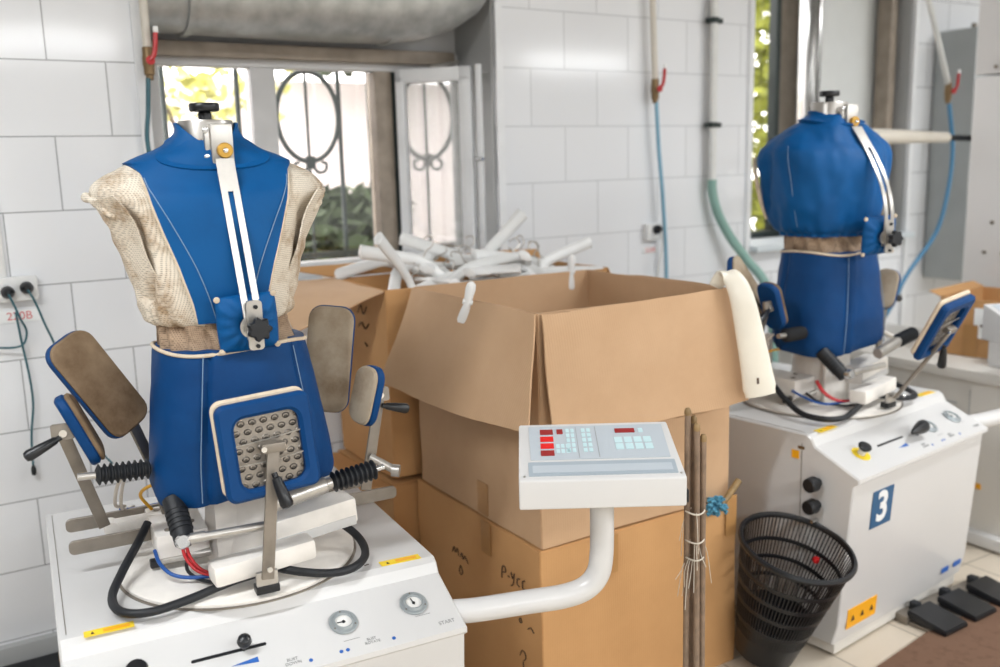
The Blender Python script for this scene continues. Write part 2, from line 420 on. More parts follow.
# second bay: part glass, part closed off with grey sheet
w2 = MB()
for x0, x1, z0, z1, y in ((3.99, 4.02, 1.165, 2.62, 3.64), (3.475, 4.70, 1.165, 1.20, 3.62)):
    w2.box(((x0+x1)/2, y, (z0+z1)/2), (x1-x0, .06, z1-z0), bevel=.005)
w2 = struct(w2.build('window_3', 'iron'))
MB().box((3.73, 3.66, 1.9), (.52, .006, 1.42)).build('pane', 'glass', w2)
MB().box((4.18, 3.66, 1.9), (.33, .05, 1.44), bevel=.005).build('panel', 'frame_brown', w2, label='weathered tan panel')
MB().box((4.195, 3.645, 1.9), (.035, .06, 1.44), bevel=.004).build('jamb', 'cabinet_grey', w2)
ch = MB(); ch.box((4.095, 3.50, 1.9), (.115, .012, 1.47), bevel=.003); ch.box((4.045, 3.48, 1.9), (.014, .05, 1.47), bevel=.003); ch.box((4.145, 3.48, 1.9), (.014, .05, 1.47), bevel=.003)
struct(ch.build('trim_10', 'chrome'))
MB().box((4.46, 3.50, 1.9), (.57, .02, 1.46)).build('panel', 'panel_grey', w2)
MB().box((4.64, 3.42, 1.9), (.055, .09, 1.46), bevel=.006).build('jamb', 'frame_brown', w2)

# ------------------------------------------------------------------ outside
g = MB().box((3, 7.2, -.05), (16, 7.0, .1)).build('ground', 'ground'); struct(g)
fb = MB()
for i in range(46):
    fb.box((-1.6+.165*i, 6.4, 1.05), (.158, .03, 2.3), bevel=.006)
fb.box((2.2, 6.43, 1.6), (7.6, .03, .08)); fb.box((2.2, 6.43, .5), (7.6, .03, .08))
tag(fb.build('fence', 'fence'), 'pale board fence seen blown out through the barred window', 'fence')
def leaves(name, n, cf, mat, size, label, cat, extra=None):
    b = MB()
    for i in range(n):
        c = Vector(cf()); q = Euler((random.uniform(0, 6.3), random.uniform(0, 6.3), random.uniform(0, 6.3))).to_matrix(); s = size*random.uniform(.6, 1.3)
        pts = [(0, -s, 0), (s*.42, -s*.3, .1*s), (s*.36, s*.4, .12*s), (0, s, 0), (-s*.36, s*.4, .12*s), (-s*.42, -s*.3, .1*s)]
        b.cap(b.ring([c+q @ Vector(p) for p in pts]))
    o = b.build(name, mat)
    tag(o, label, cat); return o
h1 = leaves('hedge', 5200, lambda: (random.uniform(1.2, 2.36), 5.1+random.gauss(0, .16), random.uniform(.15, 1.40)+.1*math.sin(random.uniform(0, 6))), 'leaf', .075, 'dark green hedge below the pale fence outside the window', 'hedge')
h1['kind'] = 'stuff'
t1 = leaves('tree', 900, lambda: (random.uniform(2.0, 3.6), 6.0+random.uniform(-.3, .3), 2.25+abs(random.gauss(0, .2))), 'leaf', .07, 'dark leafy tree crown above the fence behind the grille', 'tree')
b = MB(); b.tube([(2.9, 6.15, 0), (2.85, 6.1, 1.2), (2.75, 6.0, 2.2)], .05); b.build('trunk', 'bark', t1)
t2 = leaves('shrub', 170, lambda: (random.uniform(1.15, 2.0), 5.7+random.uniform(-.25, .25), 2.05+random.gauss(0, .10)), 'leaf3', .055, 'yellow-green leafy shrub behind the black neck knob, outside the window', 'shrub')
b = MB(); b.tube([(1.55, 5.7, 0), (1.58, 5.7, 1.0), (1.52, 5.7, 1.95)], .02); b.tube([(1.57, 5.7, 1.3), (1.4, 5.7, 1.65), (1.28, 5.72, 2.0)], .014); b.build('stem', 'bark', t2)
t3 = leaves('bush', 1300, lambda: (random.uniform(4.7, 5.6), 4.6+random.uniform(-.2, .2), random.uniform(.8, 2.75)), 'leaf2', .07, 'bright green bush seen in the narrow gap beside the right-hand bay', 'bush')
b = MB(); b.tube([(5.15, 4.6, 0), (5.15, 4.6, 1.2), (5.1, 4.6, 2.2)], .03); b.build('stem', 'bark', t3)

# iron grille outside the first window
gr = thing('window_grille', 'dark iron window grille with a ring and scrolls outside the bay window', 'grille', (0, 3.86, 1.2))
xs = [.86, 1.15, 1.30, 1.585, 1.725, 1.86]
for x in xs: MB().cyl((x, 0, -.05), (x, 0, 1.05), .011, seg=8).build('bar', 'iron', gr)
for z in (.03, .95): MB().box((1.48, 0, z), (1.4, .012, .025)).build('cross_bar', 'iron', gr)
for cx in (1.44, 2.00):
    rgb = MB(); rgb.tube([(cx+.135*math.sin(a*math.pi/16), -.01, .615+.185*math.cos(a*math.pi/16)) for a in range(33)], .011, 8, 2); rgb.build('ring', 'iron', gr)
    MB().cyl((cx, 0, -.05), (cx, 0, 1.05), .007, seg=8).build('bar', 'iron', gr)
    sc = MB()
    for s in (-1, 1):
        sc.tube([(cx, -.01, .43), (cx+s*.03, -.01, .385), (cx+s*.065, -.01, .39), (cx+s*.07, -.01, .42), (cx+s*.05, -.01, .425)], .007, 8, 4)
    sc.box((cx, -.012, .425), (.04, .024, .055), bevel=.006); sc.build('scroll', 'iron', gr)

# duct hanging in the first bay
def ductring(x, zb, zt, yc, hd):
    o = []
    for i in range(40):
        a = 2*math.pi*i/40; ca, sa = math.cos(a), math.sin(a)
        o.append((x, yc+hd*math.copysign(abs(ca)**.75, ca), (zb+zt)/2+(zt-zb)/2*math.copysign(abs(sa)**.75, sa)))
    return o
d = MB(); d.loft([ductring(*q) for q in ((.705, 2.075, 2.55, 3.455, .17), (1.0, 2.072, 2.55, 3.45, .175), (1.4, 2.068, 2.55, 3.44, .18), (1.6, 2.07, 2.55, 3.435, .185), (1.76, 2.085, 2.55, 3.43, .19), (1.88, 2.12, 2.55, 3.42, .19), (1.97, 2.175, 2.55, 3.41, .185), (2.02, 2.25, 2.53, 3.40, .18))])
dt = thing('air_duct', 'fat grey sheet metal duct across the top of the window bay', 'duct', (0, 0, 0))
d.build('duct_body', 'duct', dt)
for x in (.86, 1.62):
    q = MB(); q.loft([[(p[0], 3.44+(p[1]-3.44)*1.02, p[2]-.004) for p in ductring(x+e, 2.068, 2.55, 3.445, .179)] for e in (-.012, .012)]); q.build('band', 'duct', dt)
    MB().cyl((x, 3.45, 2.5), (x, 3.45, 3.0), .006, seg=8).build('hanger_rod', 'steel', dt)

# luminaires along the ceiling behind the camera (they light the room and glint in the tiles)
def lamp(x, y, z, label):
    t = thing('ceiling_lamp', label, 'lamp', (x, y, z), 0, 'long fluorescent ceiling lamps')
    b = MB(); b.box((0, 0, .06), (1.5, .2, .05), bevel=.01); b.build('housing', 'white', t)
    for sx in (-.6, .6): MB().cyl((sx, 0, .08), (sx, 0, 3.0-z), .006, seg=8).build('rod', 'steel', t)
    for sy in (-.05, .05): MB().cyl((-.72, sy, .015), (.72, sy, .015), .016, seg=12).build('fluorescent_tube', 'tube_light', t)
    ld = bpy.data.lights.new('lamp_light', 'AREA'); ld.shape = 'RECTANGLE'; ld.size = 1.45; ld.size_y = .2; ld.energy = LAMP_W; ld.color = (.935, .972, 1)
    lo = bpy.data.objects.new('lamp_light', ld); C.objects.link(lo); lo.parent = t; lo.location = (0, 0, -.012)
    return t
LAMP_W = 41
lamp(-.9, -2.3, 2.72, 'long fluorescent lamp hanging behind the photographer')
LAMP_W = 60
for x in (.9, 2.8, 4.7, 6.6): lamp(x, -2.3, 2.72, 'long fluorescent lamp hanging behind the photographer')
LAMP_W = 41
lamp(-.9, 1.2, 2.86, 'added fluorescent fill lamp high above the machines, out of view')  # added overhead fill for the left machine's top and the carton sides
LAMP_W = 27
for x, y in ((3.4, 1.0), (5.6, 1.6)): lamp(x, y, 2.86, 'added fluorescent fill lamp high above the machines, out of view')  # two more unseen fill lamps, added to brighten the right bay and corner

# ------------------------------------------------------------------ the garment finishers
class Form:
    """cloth form: interpolated superellipse sections; phi = 0 is the front (-y)"""
    def __init__(s, keys): s.k = keys
    def at(s, z):
        k = s.k
        if z <= k[0][0]: return k[0]
        for a, b in zip(k, k[1:]):
            if a[0] <= z <= b[0]:
                t = (z-a[0])/(b[0]-a[0]); return tuple(x+(y-x)*t for x, y in zip(a, b))
        return k[-1]
    def pt(s, phi, z, off=0):
        _, a, b, cx, cy, p = s.at(z); a += off; b += off; e = 2/p
        sp, cp = math.sin(phi), math.cos(phi)
        return Vector((cx+a*math.copysign(abs(sp)**e, sp), cy-b*math.copysign(abs(cp)**e, cp), z))
    def mesh(s, z0, z1, nz=50, nphi=96, disp=None, off=0):
        b = MB(); rings = []
        for i in range(nz+1):
            z = z0+(z1-z0)*i/nz; row = []
            for j in range(nphi):
                ph = -math.pi+2*math.pi*j/nphi; p = s.pt(ph, z, off); c = Vector((s.at(z)[3], s.at(z)[4], z))
                if disp: p += (p-c).normalized()*disp(ph, z, p)
                row.append(p)
            rings.append(row)
        return b.loft(rings)
    def panel(s, z0, z1, half, off, t=.004, nz=40, nphi=36, phc=0, disp=None):
        g = []
        for i in range(nz+1):
            z = z0+(z1-z0)*i/nz; _, a, b, cx, cy, p = s.at(z); xb = half(z)
            pb = math.asin(min(.999, (min(xb, a)/a))**(p/2)) if xb < a else math.pi/2
            row = []
            for j in range(nphi+1):
                ph = phc-pb+2*pb*j/nphi; q = s.pt(ph, z, off)
                if disp: q += (q-Vector((cx, cy, z))).normalized()*disp(ph, z, q)
                row.append(q)
            g.append(row)
        return MB().sheet(g, t)

def smooth_keys(keys, n=6):
    P = [Vector(k) if len(k) <= 3 else k for k in keys]; out = []
    Q = [keys[0]]+list(keys)+[keys[-1]]
    for i in range(1, len(Q)-2):
        a, b, c, d = Q[i-1:i+3]
        for j in range(n):
            t = j/n; out.append(tuple(.5*((2*y)+(z-x)*t+(2*x-5*y+4*z-w)*t*t+(3*y-x-3*z+w)*t**3) for x, y, z, w in zip(a, b, c, d)))
    out.append(keys[-1]); return out

def oriented_box(b, p0, p1, w, t, wdir=(0, 1, 0), bevel=.002):
    p0, p1 = Vector(p0), Vector(p1); d = (p1-p0); y_ = d.normalized(); wd = Vector(wdir); m = frame_from(wd-y_*wd.dot(y_), d); b.box((p0+p1)/2, (t, d.length, w), m, bevel); return b

def bellows(parent, p0, p1, r, n=9):
    p0, p1 = Vector(p0), Vector(p1); L_ = (p1-p0).length; pr = [(r*.55, 0)]
    for i in range(n):
        z = L_*(i+.15)/n; dz = L_/n
        pr += [(r*.68, z), (r, z+dz*.3), (r, z+dz*.45), (r*.68, z+dz*.75)]
    pr.append((r*.55, L_))
    MB().lathe(pr, p0, frame_from(p1-p0), 24).build('bellows', 'rubber', parent)

def gauge(parent, c, n, up, needle):
    m = frame_from(n, up)*1.12; c = Vector(c)
    g_ = MB(); g_.lathe([(.017, .001), (.027, .001), (.028, .004), (.0265, .006), (.021, .006), (.0185, .010), (.0165, .010), (.0165, .003), (.015, .003)], c, m, 36); g_ = g_.build('gauge', 'gauge_metal', parent)
    MB().lathe([(.0005, .002), (.0168, .002), (.0168, .0035), (.0005, .0035)], c, m, 32).build('dial', 'spare', g_)
    nd = MB(); a = R(needle); dv = m @ Vector((math.cos(a), math.sin(a), 0)); oriented_box(nd, c+m.col[2]*.0045-dv*.004, c+m.col[2]*.0045+dv*.0125, .001, .0022, m.col[2], 0); nd.lathe([(.001, .004), (.003, .004), (.003, .006), (.001, .006)], c, m, 16); nd.build('needle', 'black', g_)
    sc_ = MB()
    for k in range(3):
        a = R(90+120*k); p = c+m @ Vector((.0235*math.cos(a), .0235*math.sin(a), .006)); sc_.lathe([(.0005, 0), (.0016, 0), (.0016, .001), (.0005, .001)], p, m, 10)
    sc_.build('screw', 'dullsteel', g_)

def clamp_pad(parent, c, n, up, w, h, t, face, back, r):
    c, n_ = Vector(c), Vector(n).normalized()
    pd = MB(); pd.plate(c-n_*(t*.32), n, up, w, h, t*.72, r, .006, .006); pd = pd.build('clamp_pad', back, parent)
    return pd

def handle(parent, p0, p1, r=.011):
    p0, p1 = Vector(p0), Vector(p1); L_ = (p1-p0).length
    b = MB(); b.lathe([(.006, 0), (.0062, L_*.12), (r*.75, L_*.16), (r, L_*.55), (r*1.15, L_*.88), (r*.9, L_*.97), (r*.3, L_)], p0, frame_from(p1-p0), 20)
    return b.build('handle', 'black', parent)

def star_knob(parent, c, n, r=.022, name='star_knob'):
    m = frame_from(n); b = MB(); rings = []
    for z, k in ((0, .8), (.003, 1), (.014, 1), (.018, .85), (.0185, .2)):
        rings.append([Vector(c)+m @ Vector((r*k*(1+.12*math.cos(7*a))*math.cos(a), r*k*(1+.12*math.cos(7*a))*math.sin(a), z)) for a in [2*math.pi*i/70 for i in range(70)]])
    b.loft(rings); return b.build(name, 'black', parent)

def finisher(label, loc, rz, scale, allblue, three):
    T = thing('garment_finisher', label, 'garment finisher', loc, rz, None, scale)
    # ---- cabinet: side profile swept across the width, then plinth
    hw = .402
    prof = [(-.335, .05), (-.352, .12), (-.385, .575), (-.402, .588), (-.402, .600), (-.252, .668), (-.240, .690), (-.226, .700), (.553, .700), (.556, .69), (.556, .05)]
    cb = MB(); rings = []
    for x, ins in ((-hw, .004), (-hw+.004, 0), (hw-.004, 0), (hw, .004)):
        rings.append([(x if True else 0, y+(ins if y < 0 else -ins), z-(ins if z > .1 else -ins)) for y, z in prof])
    cb.loft(rings); cab = cb.build('cabinet', 'white', T, sharp=12)
    pl = MB(); pl.box((0, .10, .032), (.76, .86, .045), bevel=.004); pl.build('plinth', 'white_back', T)
    ft = MB()
    for x in (-.33, .33):
        for y in (-.28, .5):
            MB().cyl((x, y, 0), (x, y, .03), .02).build('foot', 'black', T)
    # seams of the lift-off side lids on the top and the side doors
    sm_ = MB(); sm_.box((-.386, .165, .7005), (.0016, .74, .0012)); sm_.build('seam', 'dullsteel', cab)
    sd_ = MB(); sd_.box((-hw-.0006, -.207, .36), (.0012, .0018, .62)); sd_.build('seam', 'dullsteel', cab)
    MB().box((-hw-.0008, -.205, .655), (.0016, .022, .010), bevel=.0005).build('rivet', 'brassdull', cab)
    pn = Vector((0, -.0692, .1442)).normalized() if False else Vector((0, -.068, .150)).normalized()
    pu = Vector((0, .150, .068)).normalized()
    def pp(x, y): return Vector((x, y, .600+(y+.402)*(.068/.150)))
    # lever slot, knob, emergency stop
    sl = MB(); sl.plate(pp(-.095, -.322)+pn*.0006, pn, pu, .15, .007, .002, .0034); sl = sl.build('lever_slot', 'black', T)
    if three:
        kb = MB(); m_ = frame_from(pn, pu); kb.cyl(pp(.05, -.333), pp(.05, -.333)+pn*.035, .005); kb.lathe([(.002, 0), (.014, .004), (.021, .016), (.022, .03), (.018, .055), (.011, .085), (.005, .105), (.001, .108)], pp(.075, -.333)+pn*.036, frame_from((-1, -.1, -.05)), 28)
    else:
        kb = MB(); m_ = frame_from(pn, pu); kb.lathe([(.003, 0), (.004, .012), (.0055, .014), (.0115, .018), (.0150, .027), (.0125, .037), (.006, .042), (.001, .043)], pp(-.066, -.324), m_, 28)
    kb.build('knob', 'black', sl)
    m_ = frame_from(pn, pu); ec = pp(-.272, -.327)
    eb = MB(); eb.lathe([(.012, .0005), (.030, .0005), (.030, .002), (.012, .002)], ec, m_, 32); eb = eb.build('emergency_stop', 'yellow', T)
    MB().lathe([(.012, .001), (.013, .018), (.0105, .018), (.0105, .02)], ec, m_, 24).build('collar', 'white', eb)
    MB().lathe([(.006, .016), (.012, .019), (.019, .024), (.021, .031), (.018, .036), (.002, .038)], ec, m_, 28).build('push_button', 'black', eb)
    gauge(T, pp(.146, -.320), pn, pu, 175); gauge(T, pp(.309, -.317), pn, pu, 100)
    # printing on the panel
    for x, y, n_ in ((.150, -.362, 12), (.318, -.348, 12)):
        q = MB(); q.box(pp(x, y)+pn*.0004, (.035, .0012, .0004), frame_from(pn, pu)); q.build('print_line', 'print_grey', cab)
    lettering('lettering', 'START', .013, 'print_grey', pp(.362, -.379)+pn*.0005, pn, pu, cab)
    lettering('lettering', 'BUST\nDOWN', .010, 'print_grey', pp(.02, -.376)+pn*.0005, pn, pu, cab)
    lettering('lettering', 'BUST\nROTATE', .009, 'print_grey', pp(.190, -.376)+pn*.0005, pn, pu, cab)
    for x, y in ((.055, -.384), (.12, -.383), (.134, -.383), (.236, -.384)):
        q = MB(); q.lathe([(.0005, .0002), (.0042, .0002), (.0042, .0008), (.0005, .0008)], pp(x, y), m_, 14); q.build('print_dot', 'print_blue', cab)
    q = MB(); m3 = frame_from(pn, pu)
    q.prism([pp(-.098, -.353)+pn*.0002, pp(-.044, -.358)+pn*.0002, pp(-.044, -.346)+pn*.0002], pn*.0006); q.build('print_wedge', 'print_blue', cab)
    # stickers
    for cx, cy, a, w_ in (((-.308, -.226, R(0), .094), (.321, -.213, R(-2), .096))):
        s_ = MB(); s_.box((cx, cy, .7008), (w_, .026, .001), (0, 0, a)); s_ = s_.build('warning_label', 'yellow', T)
        s2 = MB(); s2.prism([(cx-.035, cy-.006, .7012), (cx-.027, cy-.006, .7012), (cx-.031, cy+.006, .7012)], (0, 0, .0004)); s2.build('symbol', 'ink', s_)
        s3 = MB(); s3.box((cx+.014, cy, .7013), (.05, .014, .0004), (0, 0, a)); s3.build('text_block', 'orange', s_)
    q = MB(); q.box((.245, -.197, .7004), (.012, .003, .0008), (0, 0, .3)); q.build('print_arrow', 'ink', cab)
    # ---- turntable and carriage
    tt = MB(); tt.lathe([(.02, .700), (.262, .700), (.266, .703), (.266, .709), (.262, .712), (.02, .712)], (0, 0, 0), None, 72); tt = tt.build('turntable', 'cast', T)
    q = MB(); q.lathe([(.264, .7002), (.272, .7002), (.272, .7022), (.264, .7022)], (0, 0, 0), None, 72); q.build('rim_shadow_gap', 'dullsteel', tt)
    cr = MB()
    cr.lathe([(.03, .712), (.095, .712), (.098, .73), (.088, .80), (.084, .90), (.02, .90)], (.02, .02, 0), None, 40)
    cr.box((.015, -.055, .80), (.15, .012, .17), None, .004)
    car = cr.build('carriage', 'cast', T)
    q = MB(); q.box((-.128, .075, .772), (.115, .21, .055), None, .006); q = q.build('slide_block', 'cast', T)
    for x, y in ((-.16, .15), (-.155, .0), (-.1, .03)):
        MB().lathe([(.0005, 0), (.008, 0), (.008, .003), (.005, .004), (.0005, .004)], (x, y, .7995), None, 16).build('screw', 'dullsteel', q)
    q = MB(); q.box((.155, -.075, .795), (.20, .085, .06), (R(0), R(-4), R(6)), .006); q = q.build('slide_block', 'cast', T)
    MB().box((.155, -.119, .772), (.20, .004, .022), (0, R(-4), R(6)), .001).build('edge_plate', 'white', q)
    q = MB(); oriented_box(q, (-.10, -.205, .760), (.125, -.185, .772), .046, .06, (0, 0, 1), .010); q = q.build('pivot_arm', 'cast', T)
    b_ = MB(); b_.box((.004, -.262, .752), (.046, .012, .032), None, .003); b_.build('bracket', 'steel', q)
    q = MB(); q.box((.004, -.255, .728), (.05, .03, .018), None, .003); q.build('slide_foot', 'black', T)
    q = MB(); q.box((-.185, .0, .728), (.03, .02, .018), None, .003); q.build('slide_foot', 'black', T)
    q = MB(); q.cyl((-.18, -.01, .735), (-.07, -.03, .742), .01); q.build('piston_rod', 'steel', T)
    for x0, x1, y, z in ((-.36, -.10, .19, .785), (-.36, -.10, .075, .772), (.12, .41, .035, .775), (.12, .36, .16, .775)):
        q = MB(); q.plate(((x0+x1)/2, y, z), (0, -1, 0), (0, 0, 1), x1-x0, .032, .009, .012, .001); q.build('slide_rail', 'dullsteel', T)
    q = MB(); q.box((-.20, .13, .785), (.13, .035, .03), None, .006); q.cyl((-.265, .11, .785), (-.265, .15, .785), .017); q.build('slide_link', 'cast', T)
    q = MB(); q.box((-.06, .17, .865), (.022, .022, .11), None, .004); q.build('support_post', 'cast', T)
    q = MB(); q.box((.055, -.045, .80), (.04, .006, .20), None, .002); q.build('support_plate', 'dullsteel', T)
    # rams
    q = MB(); q.cyl((.03, -.195, .885), (.165, -.185, .905), .0185, chamfer=.002); q.cyl((.165, -.185, .905), (.178, -.184, .907), .013); q = q.build('air_cylinder', 'steel', T)
    bellows(q, (.178, -.184, .907), (.285, -.178, .918), .0235)
    MB().cyl((.285, -.178, .918), (.305, -.177, .920), .007).build('rod_end', 'chrome', q)
    q = MB(); q.cyl((-.14, -.205, .848), (.02, -.225, .853), .0095); q.cyl((-.135, -.205, .848), (-.105, -.209, .849), .012); q.cyl((-.15, -.203, .848), (-.135, -.205, .848), .006); q = q.build('tie_rod', 'steel', T)
    MB().lathe([(.004, -.012), (.013, -.012), (.016, -.004), (.016, .004), (.013, .012), (.004, .012)], (-.15, -.203, .845), frame_from((0, -1, .3)), 20).build('ball_joint', 'chrome', q)
    q = MB(); q.cyl((-.15, -.10, .905), (-.143, -.185, .832), .0235, .0215, chamfer=.003)
    for k in range(5):
        f_ = .3+.1*k; p = Vector((-.15, -.10, .905)).lerp(Vector((-.143, -.185, .832)), f_); dd = Vector((.007, -.085, -.073)).normalized(); q.cyl(p-dd*.002, p+dd*.002, .0245)
    q.build('rubber_boot', 'rubber', T)
    q = MB(); q.cyl((-.33, -.06, .975), (-.295, -.06, .973), .008); q = q.build('air_cylinder', 'steel', T)
    bellows(q, (-.295, -.06, .973), (-.185, -.05, .966), .0225)
    # hoses and wires
    for nm, mat, r, P in (
        ('hose', 'rubber', .0095, [(-.19, .07, .80), (-.218, .026, .775), (-.264, -.059, .745), (-.292, -.134, .726), (-.281, -.205, .722), (-.23, -.236, .722), (-.149, -.221, .724), (-.062, -.199, .732), (.009, -.19, .737), (.05, -.15, .74)]),
        ('hose', 'rubber', .0095, [(.02, -.15, .745), (.056, -.206, .737), (.134, -.243, .724), (.196, -.244, .722), (.243, -.196, .724), (.254, -.131, .737), (.227, -.09, .765), (.18, -.05, .79)]),
        ('hose', 'rubber', .004, [(-.12, -.02, .75), (-.13, -.09, .728), (-.09, -.16, .722), (-.02, -.175, .722), (.05, -.15, .725), (.07, -.10, .74)]),
        ('wire', 'bluewire', .0042, [(-.189, -.02, .765), (-.185, -.065, .75), (-.165, -.103, .735), (-.125, -.125, .728), (-.053, -.16, .735), (.02, -.17, .74)]),
        ('wire', 'redwire', .0038, [(-.138, -.075, .80), (-.134, -.10, .765), (-.112, -.131, .74), (-.071, -.16, .735), (-.03, -.17, .735)]),
        ('wire', 'redwire', .0038, [(-.130, -.075, .80), (-.125, -.10, .765), (-.103, -.131, .74), (-.062, -.16, .735), (-.03, -.165, .735)]),
        ('wire', 'yellowwire', .004, [(-.17, .16, .80), (-.195, .13, .85), (-.175, .08, .885), (-.135, .05, .89), (-.08, .04, .88)]),
        ('wire', 'whitewire', .004, [(-.225, .22, .80), (-.25, .15, .83), (-.245, .08, .90), (-.22, .04, .95)]),
        ('wire', 'whitewire', .004, [(-.205, .22, .795), (-.235, .18, .81), (-.23, .10, .90), (-.20, .05, .95)]),
        ('wire', 'bluewire', .004, [(-.24, .20, .80), (-.20, .20, .795), (-.15, .22, .79), (-.10, .2, .79)])):
        q = MB(); q.tube(P, r, 10, 7); q.build(nm, mat, T)
    # ---- clamp arms: the front one carries the pad with its perforated back
    fn_ = Vector((.06, -1, .10)); fu = Vector((-.06, .1, 1)); fc = Vector((.030, -.248, 1.033))
    q = MB(); oriented_box(q, (.004, -.270, .752), (.036, -.268, 1.035), .008, .026, (0, 1, 0), .002); q.box((.0365, -.265, 1.035), (.05, .02, .02), None, .003); arm = q.build('clamp_arm', 'dullsteel', T)
    q = MB(); q.ringplate(fc, fn_, fu, .200, .205, .026, .020, .138, .150, .024, (.002, -.006), .007, .0); q.build('clamp_pad', 'navy', arm)
    q = MB(); q.plate(fc+Vector((-.005, .017, .007)), fn_, fu, .200, .205, .014, .022, .005); q.build('pad_lining', 'cream', arm)
    q = MB(); m_ = frame_from(fn_, fu); uvl = []
    pv = fc+m_.col[2]*-.006+m_.col[0]*.006
    vs = [q.bm.verts.new(pv+m_ @ Vector((x*.078, y*.084, 0))) for x, y in ((-1, -1), (1, -1), (1, 1), (-1, 1))]
    vb = [q.bm.verts.new(v.co-m_.col[2]*.004) for v in vs]
    f0 = q.bm.faces.new(vs); q.bridge(vs, vb); q.cap(vb, True)
    ul = q.bm.loops.layers.uv.new('UVMap')
    for f in q.bm.faces:
        for lp in f.loops:
            lo_ = m_.transposed() @ (lp.vert.co-pv); lp[ul].uv = (lo_.x/.156+.5, lo_.y/.168+.5)
    q.build('perforated_plate', 'perf', arm)
    q = MB(); q.tube([fc+m_ @ Vector(p) for p in ((-.07, .014, .004), (0, .016, .004), (.08, .022, .004))], .0016, 6, 2); q.tube([fc+m_ @ Vector(p) for p in ((-.07, -.028, .004), (.0, -.03, .004), (.075, -.026, .004))], .0016, 6, 2); q.build('retaining_wire', 'steel', arm)
    arm_front = arm
    handle(arm, (.030, -.283, .985), (.048, -.312, .915), .0125)
    q = MB(); q.lathe([(.0005, 0), (.006, 0), (.006, .006), (.0005, .006)], (.006, -.285, .78), frame_from((0, -1, 0)), 12); q.lathe([(.0005, 0), (.006, 0), (.006, .006), (.0005, .006)], (.015, -.272, 1.035), frame_from((0, -1, 0)), 12); q.build('bolt', 'chrome', arm)
    if three:
        tm = Matrix.Translation((0, -.275, .74)) @ Matrix.Rotation(R(33), 4, 'X') @ Matrix.Translation((0, .275, -.74))
        for o_ in [arm_front]+list(arm_front.children): o_.data.transform(tm)
    # broad brown pads at the back corners
    def broad(c, n, up, w, h, arm_pts, face):
        q = MB()
        for a, b in zip(arm_pts, arm_pts[1:]): oriented_box(q, a, b, .009, .026, Vector(n), .002)
        a_ = q.build('clamp_arm', 'dullsteel', T); n_ = Vector(n).normalized(); c = Vector(c)
        q = MB(); q.plate(c-n_*.008, n, up, w, h, .020, w*.3, .005, .008); q.build('clamp_pad', 'navy', a_)
        q = MB(); q.plate(c+n_*.006, n, up, w*.97, h*.985, .012, w*.29, .004, .008); q.build('pad_lining', face, a_)
        p = Vector(arm_pts[-1]); q = MB(); q.cyl(p-n_*.005, p+n_*.012, .009); q.build('bolt', 'black', a_)
    broad((-.266, .06, 1.142), (.42, -.86, .30), (-.48, 0, .88), .114, .252, [(-.14, .12, .80), (-.165, .10, .93), (-.205, .085, 1.05)], 'feltpale' if three else 'felt')
    if three:
        tm = Matrix.Translation((-.14, .12, .80)) @ Matrix.Rotation(R(-11), 4, 'Y') @ Matrix.Translation((.14, -.12, -.80))
        la = [o_ for o_ in T.children if o_.name.startswith('clamp_arm')][-1]
        for o_ in [la]+list(la.children): o_.data.transform(tm)
    broad((.288, .15, 1.118), (-.42, -.9, .12), (.13, 0, 1), .118, .275, [(.23, .16, .79), (.25, .165, .95), (.262, .168, 1.04)], 'feltpale')
    if three:
        tm = Matrix.Translation((.23, .16, .79)) @ Matrix.Rotation(R(-11), 4, 'Y') @ Matrix.Rotation(R(-8), 4, 'X') @ Matrix.Translation((-.23, -.16, -.79))
        la = [o_ for o_ in T.children if o_.name.startswith('clamp_arm')][-1]
        for o_ in [la]+list(la.children): o_.data.transform(tm)
    # narrow pads with black handles at the sides
    def narrow(c, n, up, w, h, arm_pts, hp, face):
        q = MB()
        for a, b in zip(arm_pts, arm_pts[1:]): oriented_box(q, a, b, .009, .026, (0, -1, .1), .002)
        p = Vector(arm_pts[-1]); q.plate(p+Vector((0, -.002, .002)), (0, -1, .1), (0, 0, 1), .045, .034, .01, .006)
        a_ = q.build('clamp_arm', 'dullsteel', T); n_ = Vector(n).normalized(); c = Vector(c)
        q = MB(); q.plate(c-n_*.007, n, up, w, h, .022, w*.4, .005, .006); q.build('clamp_pad', 'navy', a_)
        q = MB(); q.plate(c+n_*.008, n, up, w*.96, h*.97, .012, w*.38, .004, .006); q.build('pad_lining', face, a_)
        handle(a_, *hp)
        q = MB()
        q.cyl(p+Vector((0, -.003, 0)), p+Vector((0, -.012, 0)), .008); q.build('bolt', 'chrome', a_)
        return a_
    narrow((-.312, -.02, 1.068), (.93, -.06, .38), (-.46, .0, .88), .080, .165, [(-.281, .09, .805), (-.348, -.03, 1.068)], ((-.352, -.037, 1.06), (-.424, -.05, 1.03)), 'felt')
    a_ = narrow((.318, -.05, 1.060), (-.92, -.30, .22), (.40, .0, .92), .085, .145, [(.306, -.035, .82), (.352, -.04, 1.055)], ((.354, -.05, 1.03), (.422, -.05, 1.012)), 'feltpale')
    q = MB(); q.cyl((.318, -.045, .905), (.368, -.075, .872), .010); q.cyl((.362, -.075, .872), (.378, -.085, .870), .015); q.build('swivel', 'steel', a_)
    # ---- hip form
    hip = Form(smooth_keys([(.865, .190, .142, .025, -.01, 2.5), (.91, .205, .150, .022, -.012, 2.6), (1.0, .198, .150, .020, -.012, 2.6), (1.12, .180, .143, .016, -.01, 2.5), (1.20, .168, .136, .014, -.008, 2.4), (1.225, .164, .132, .014, -.008, 2.4)]))
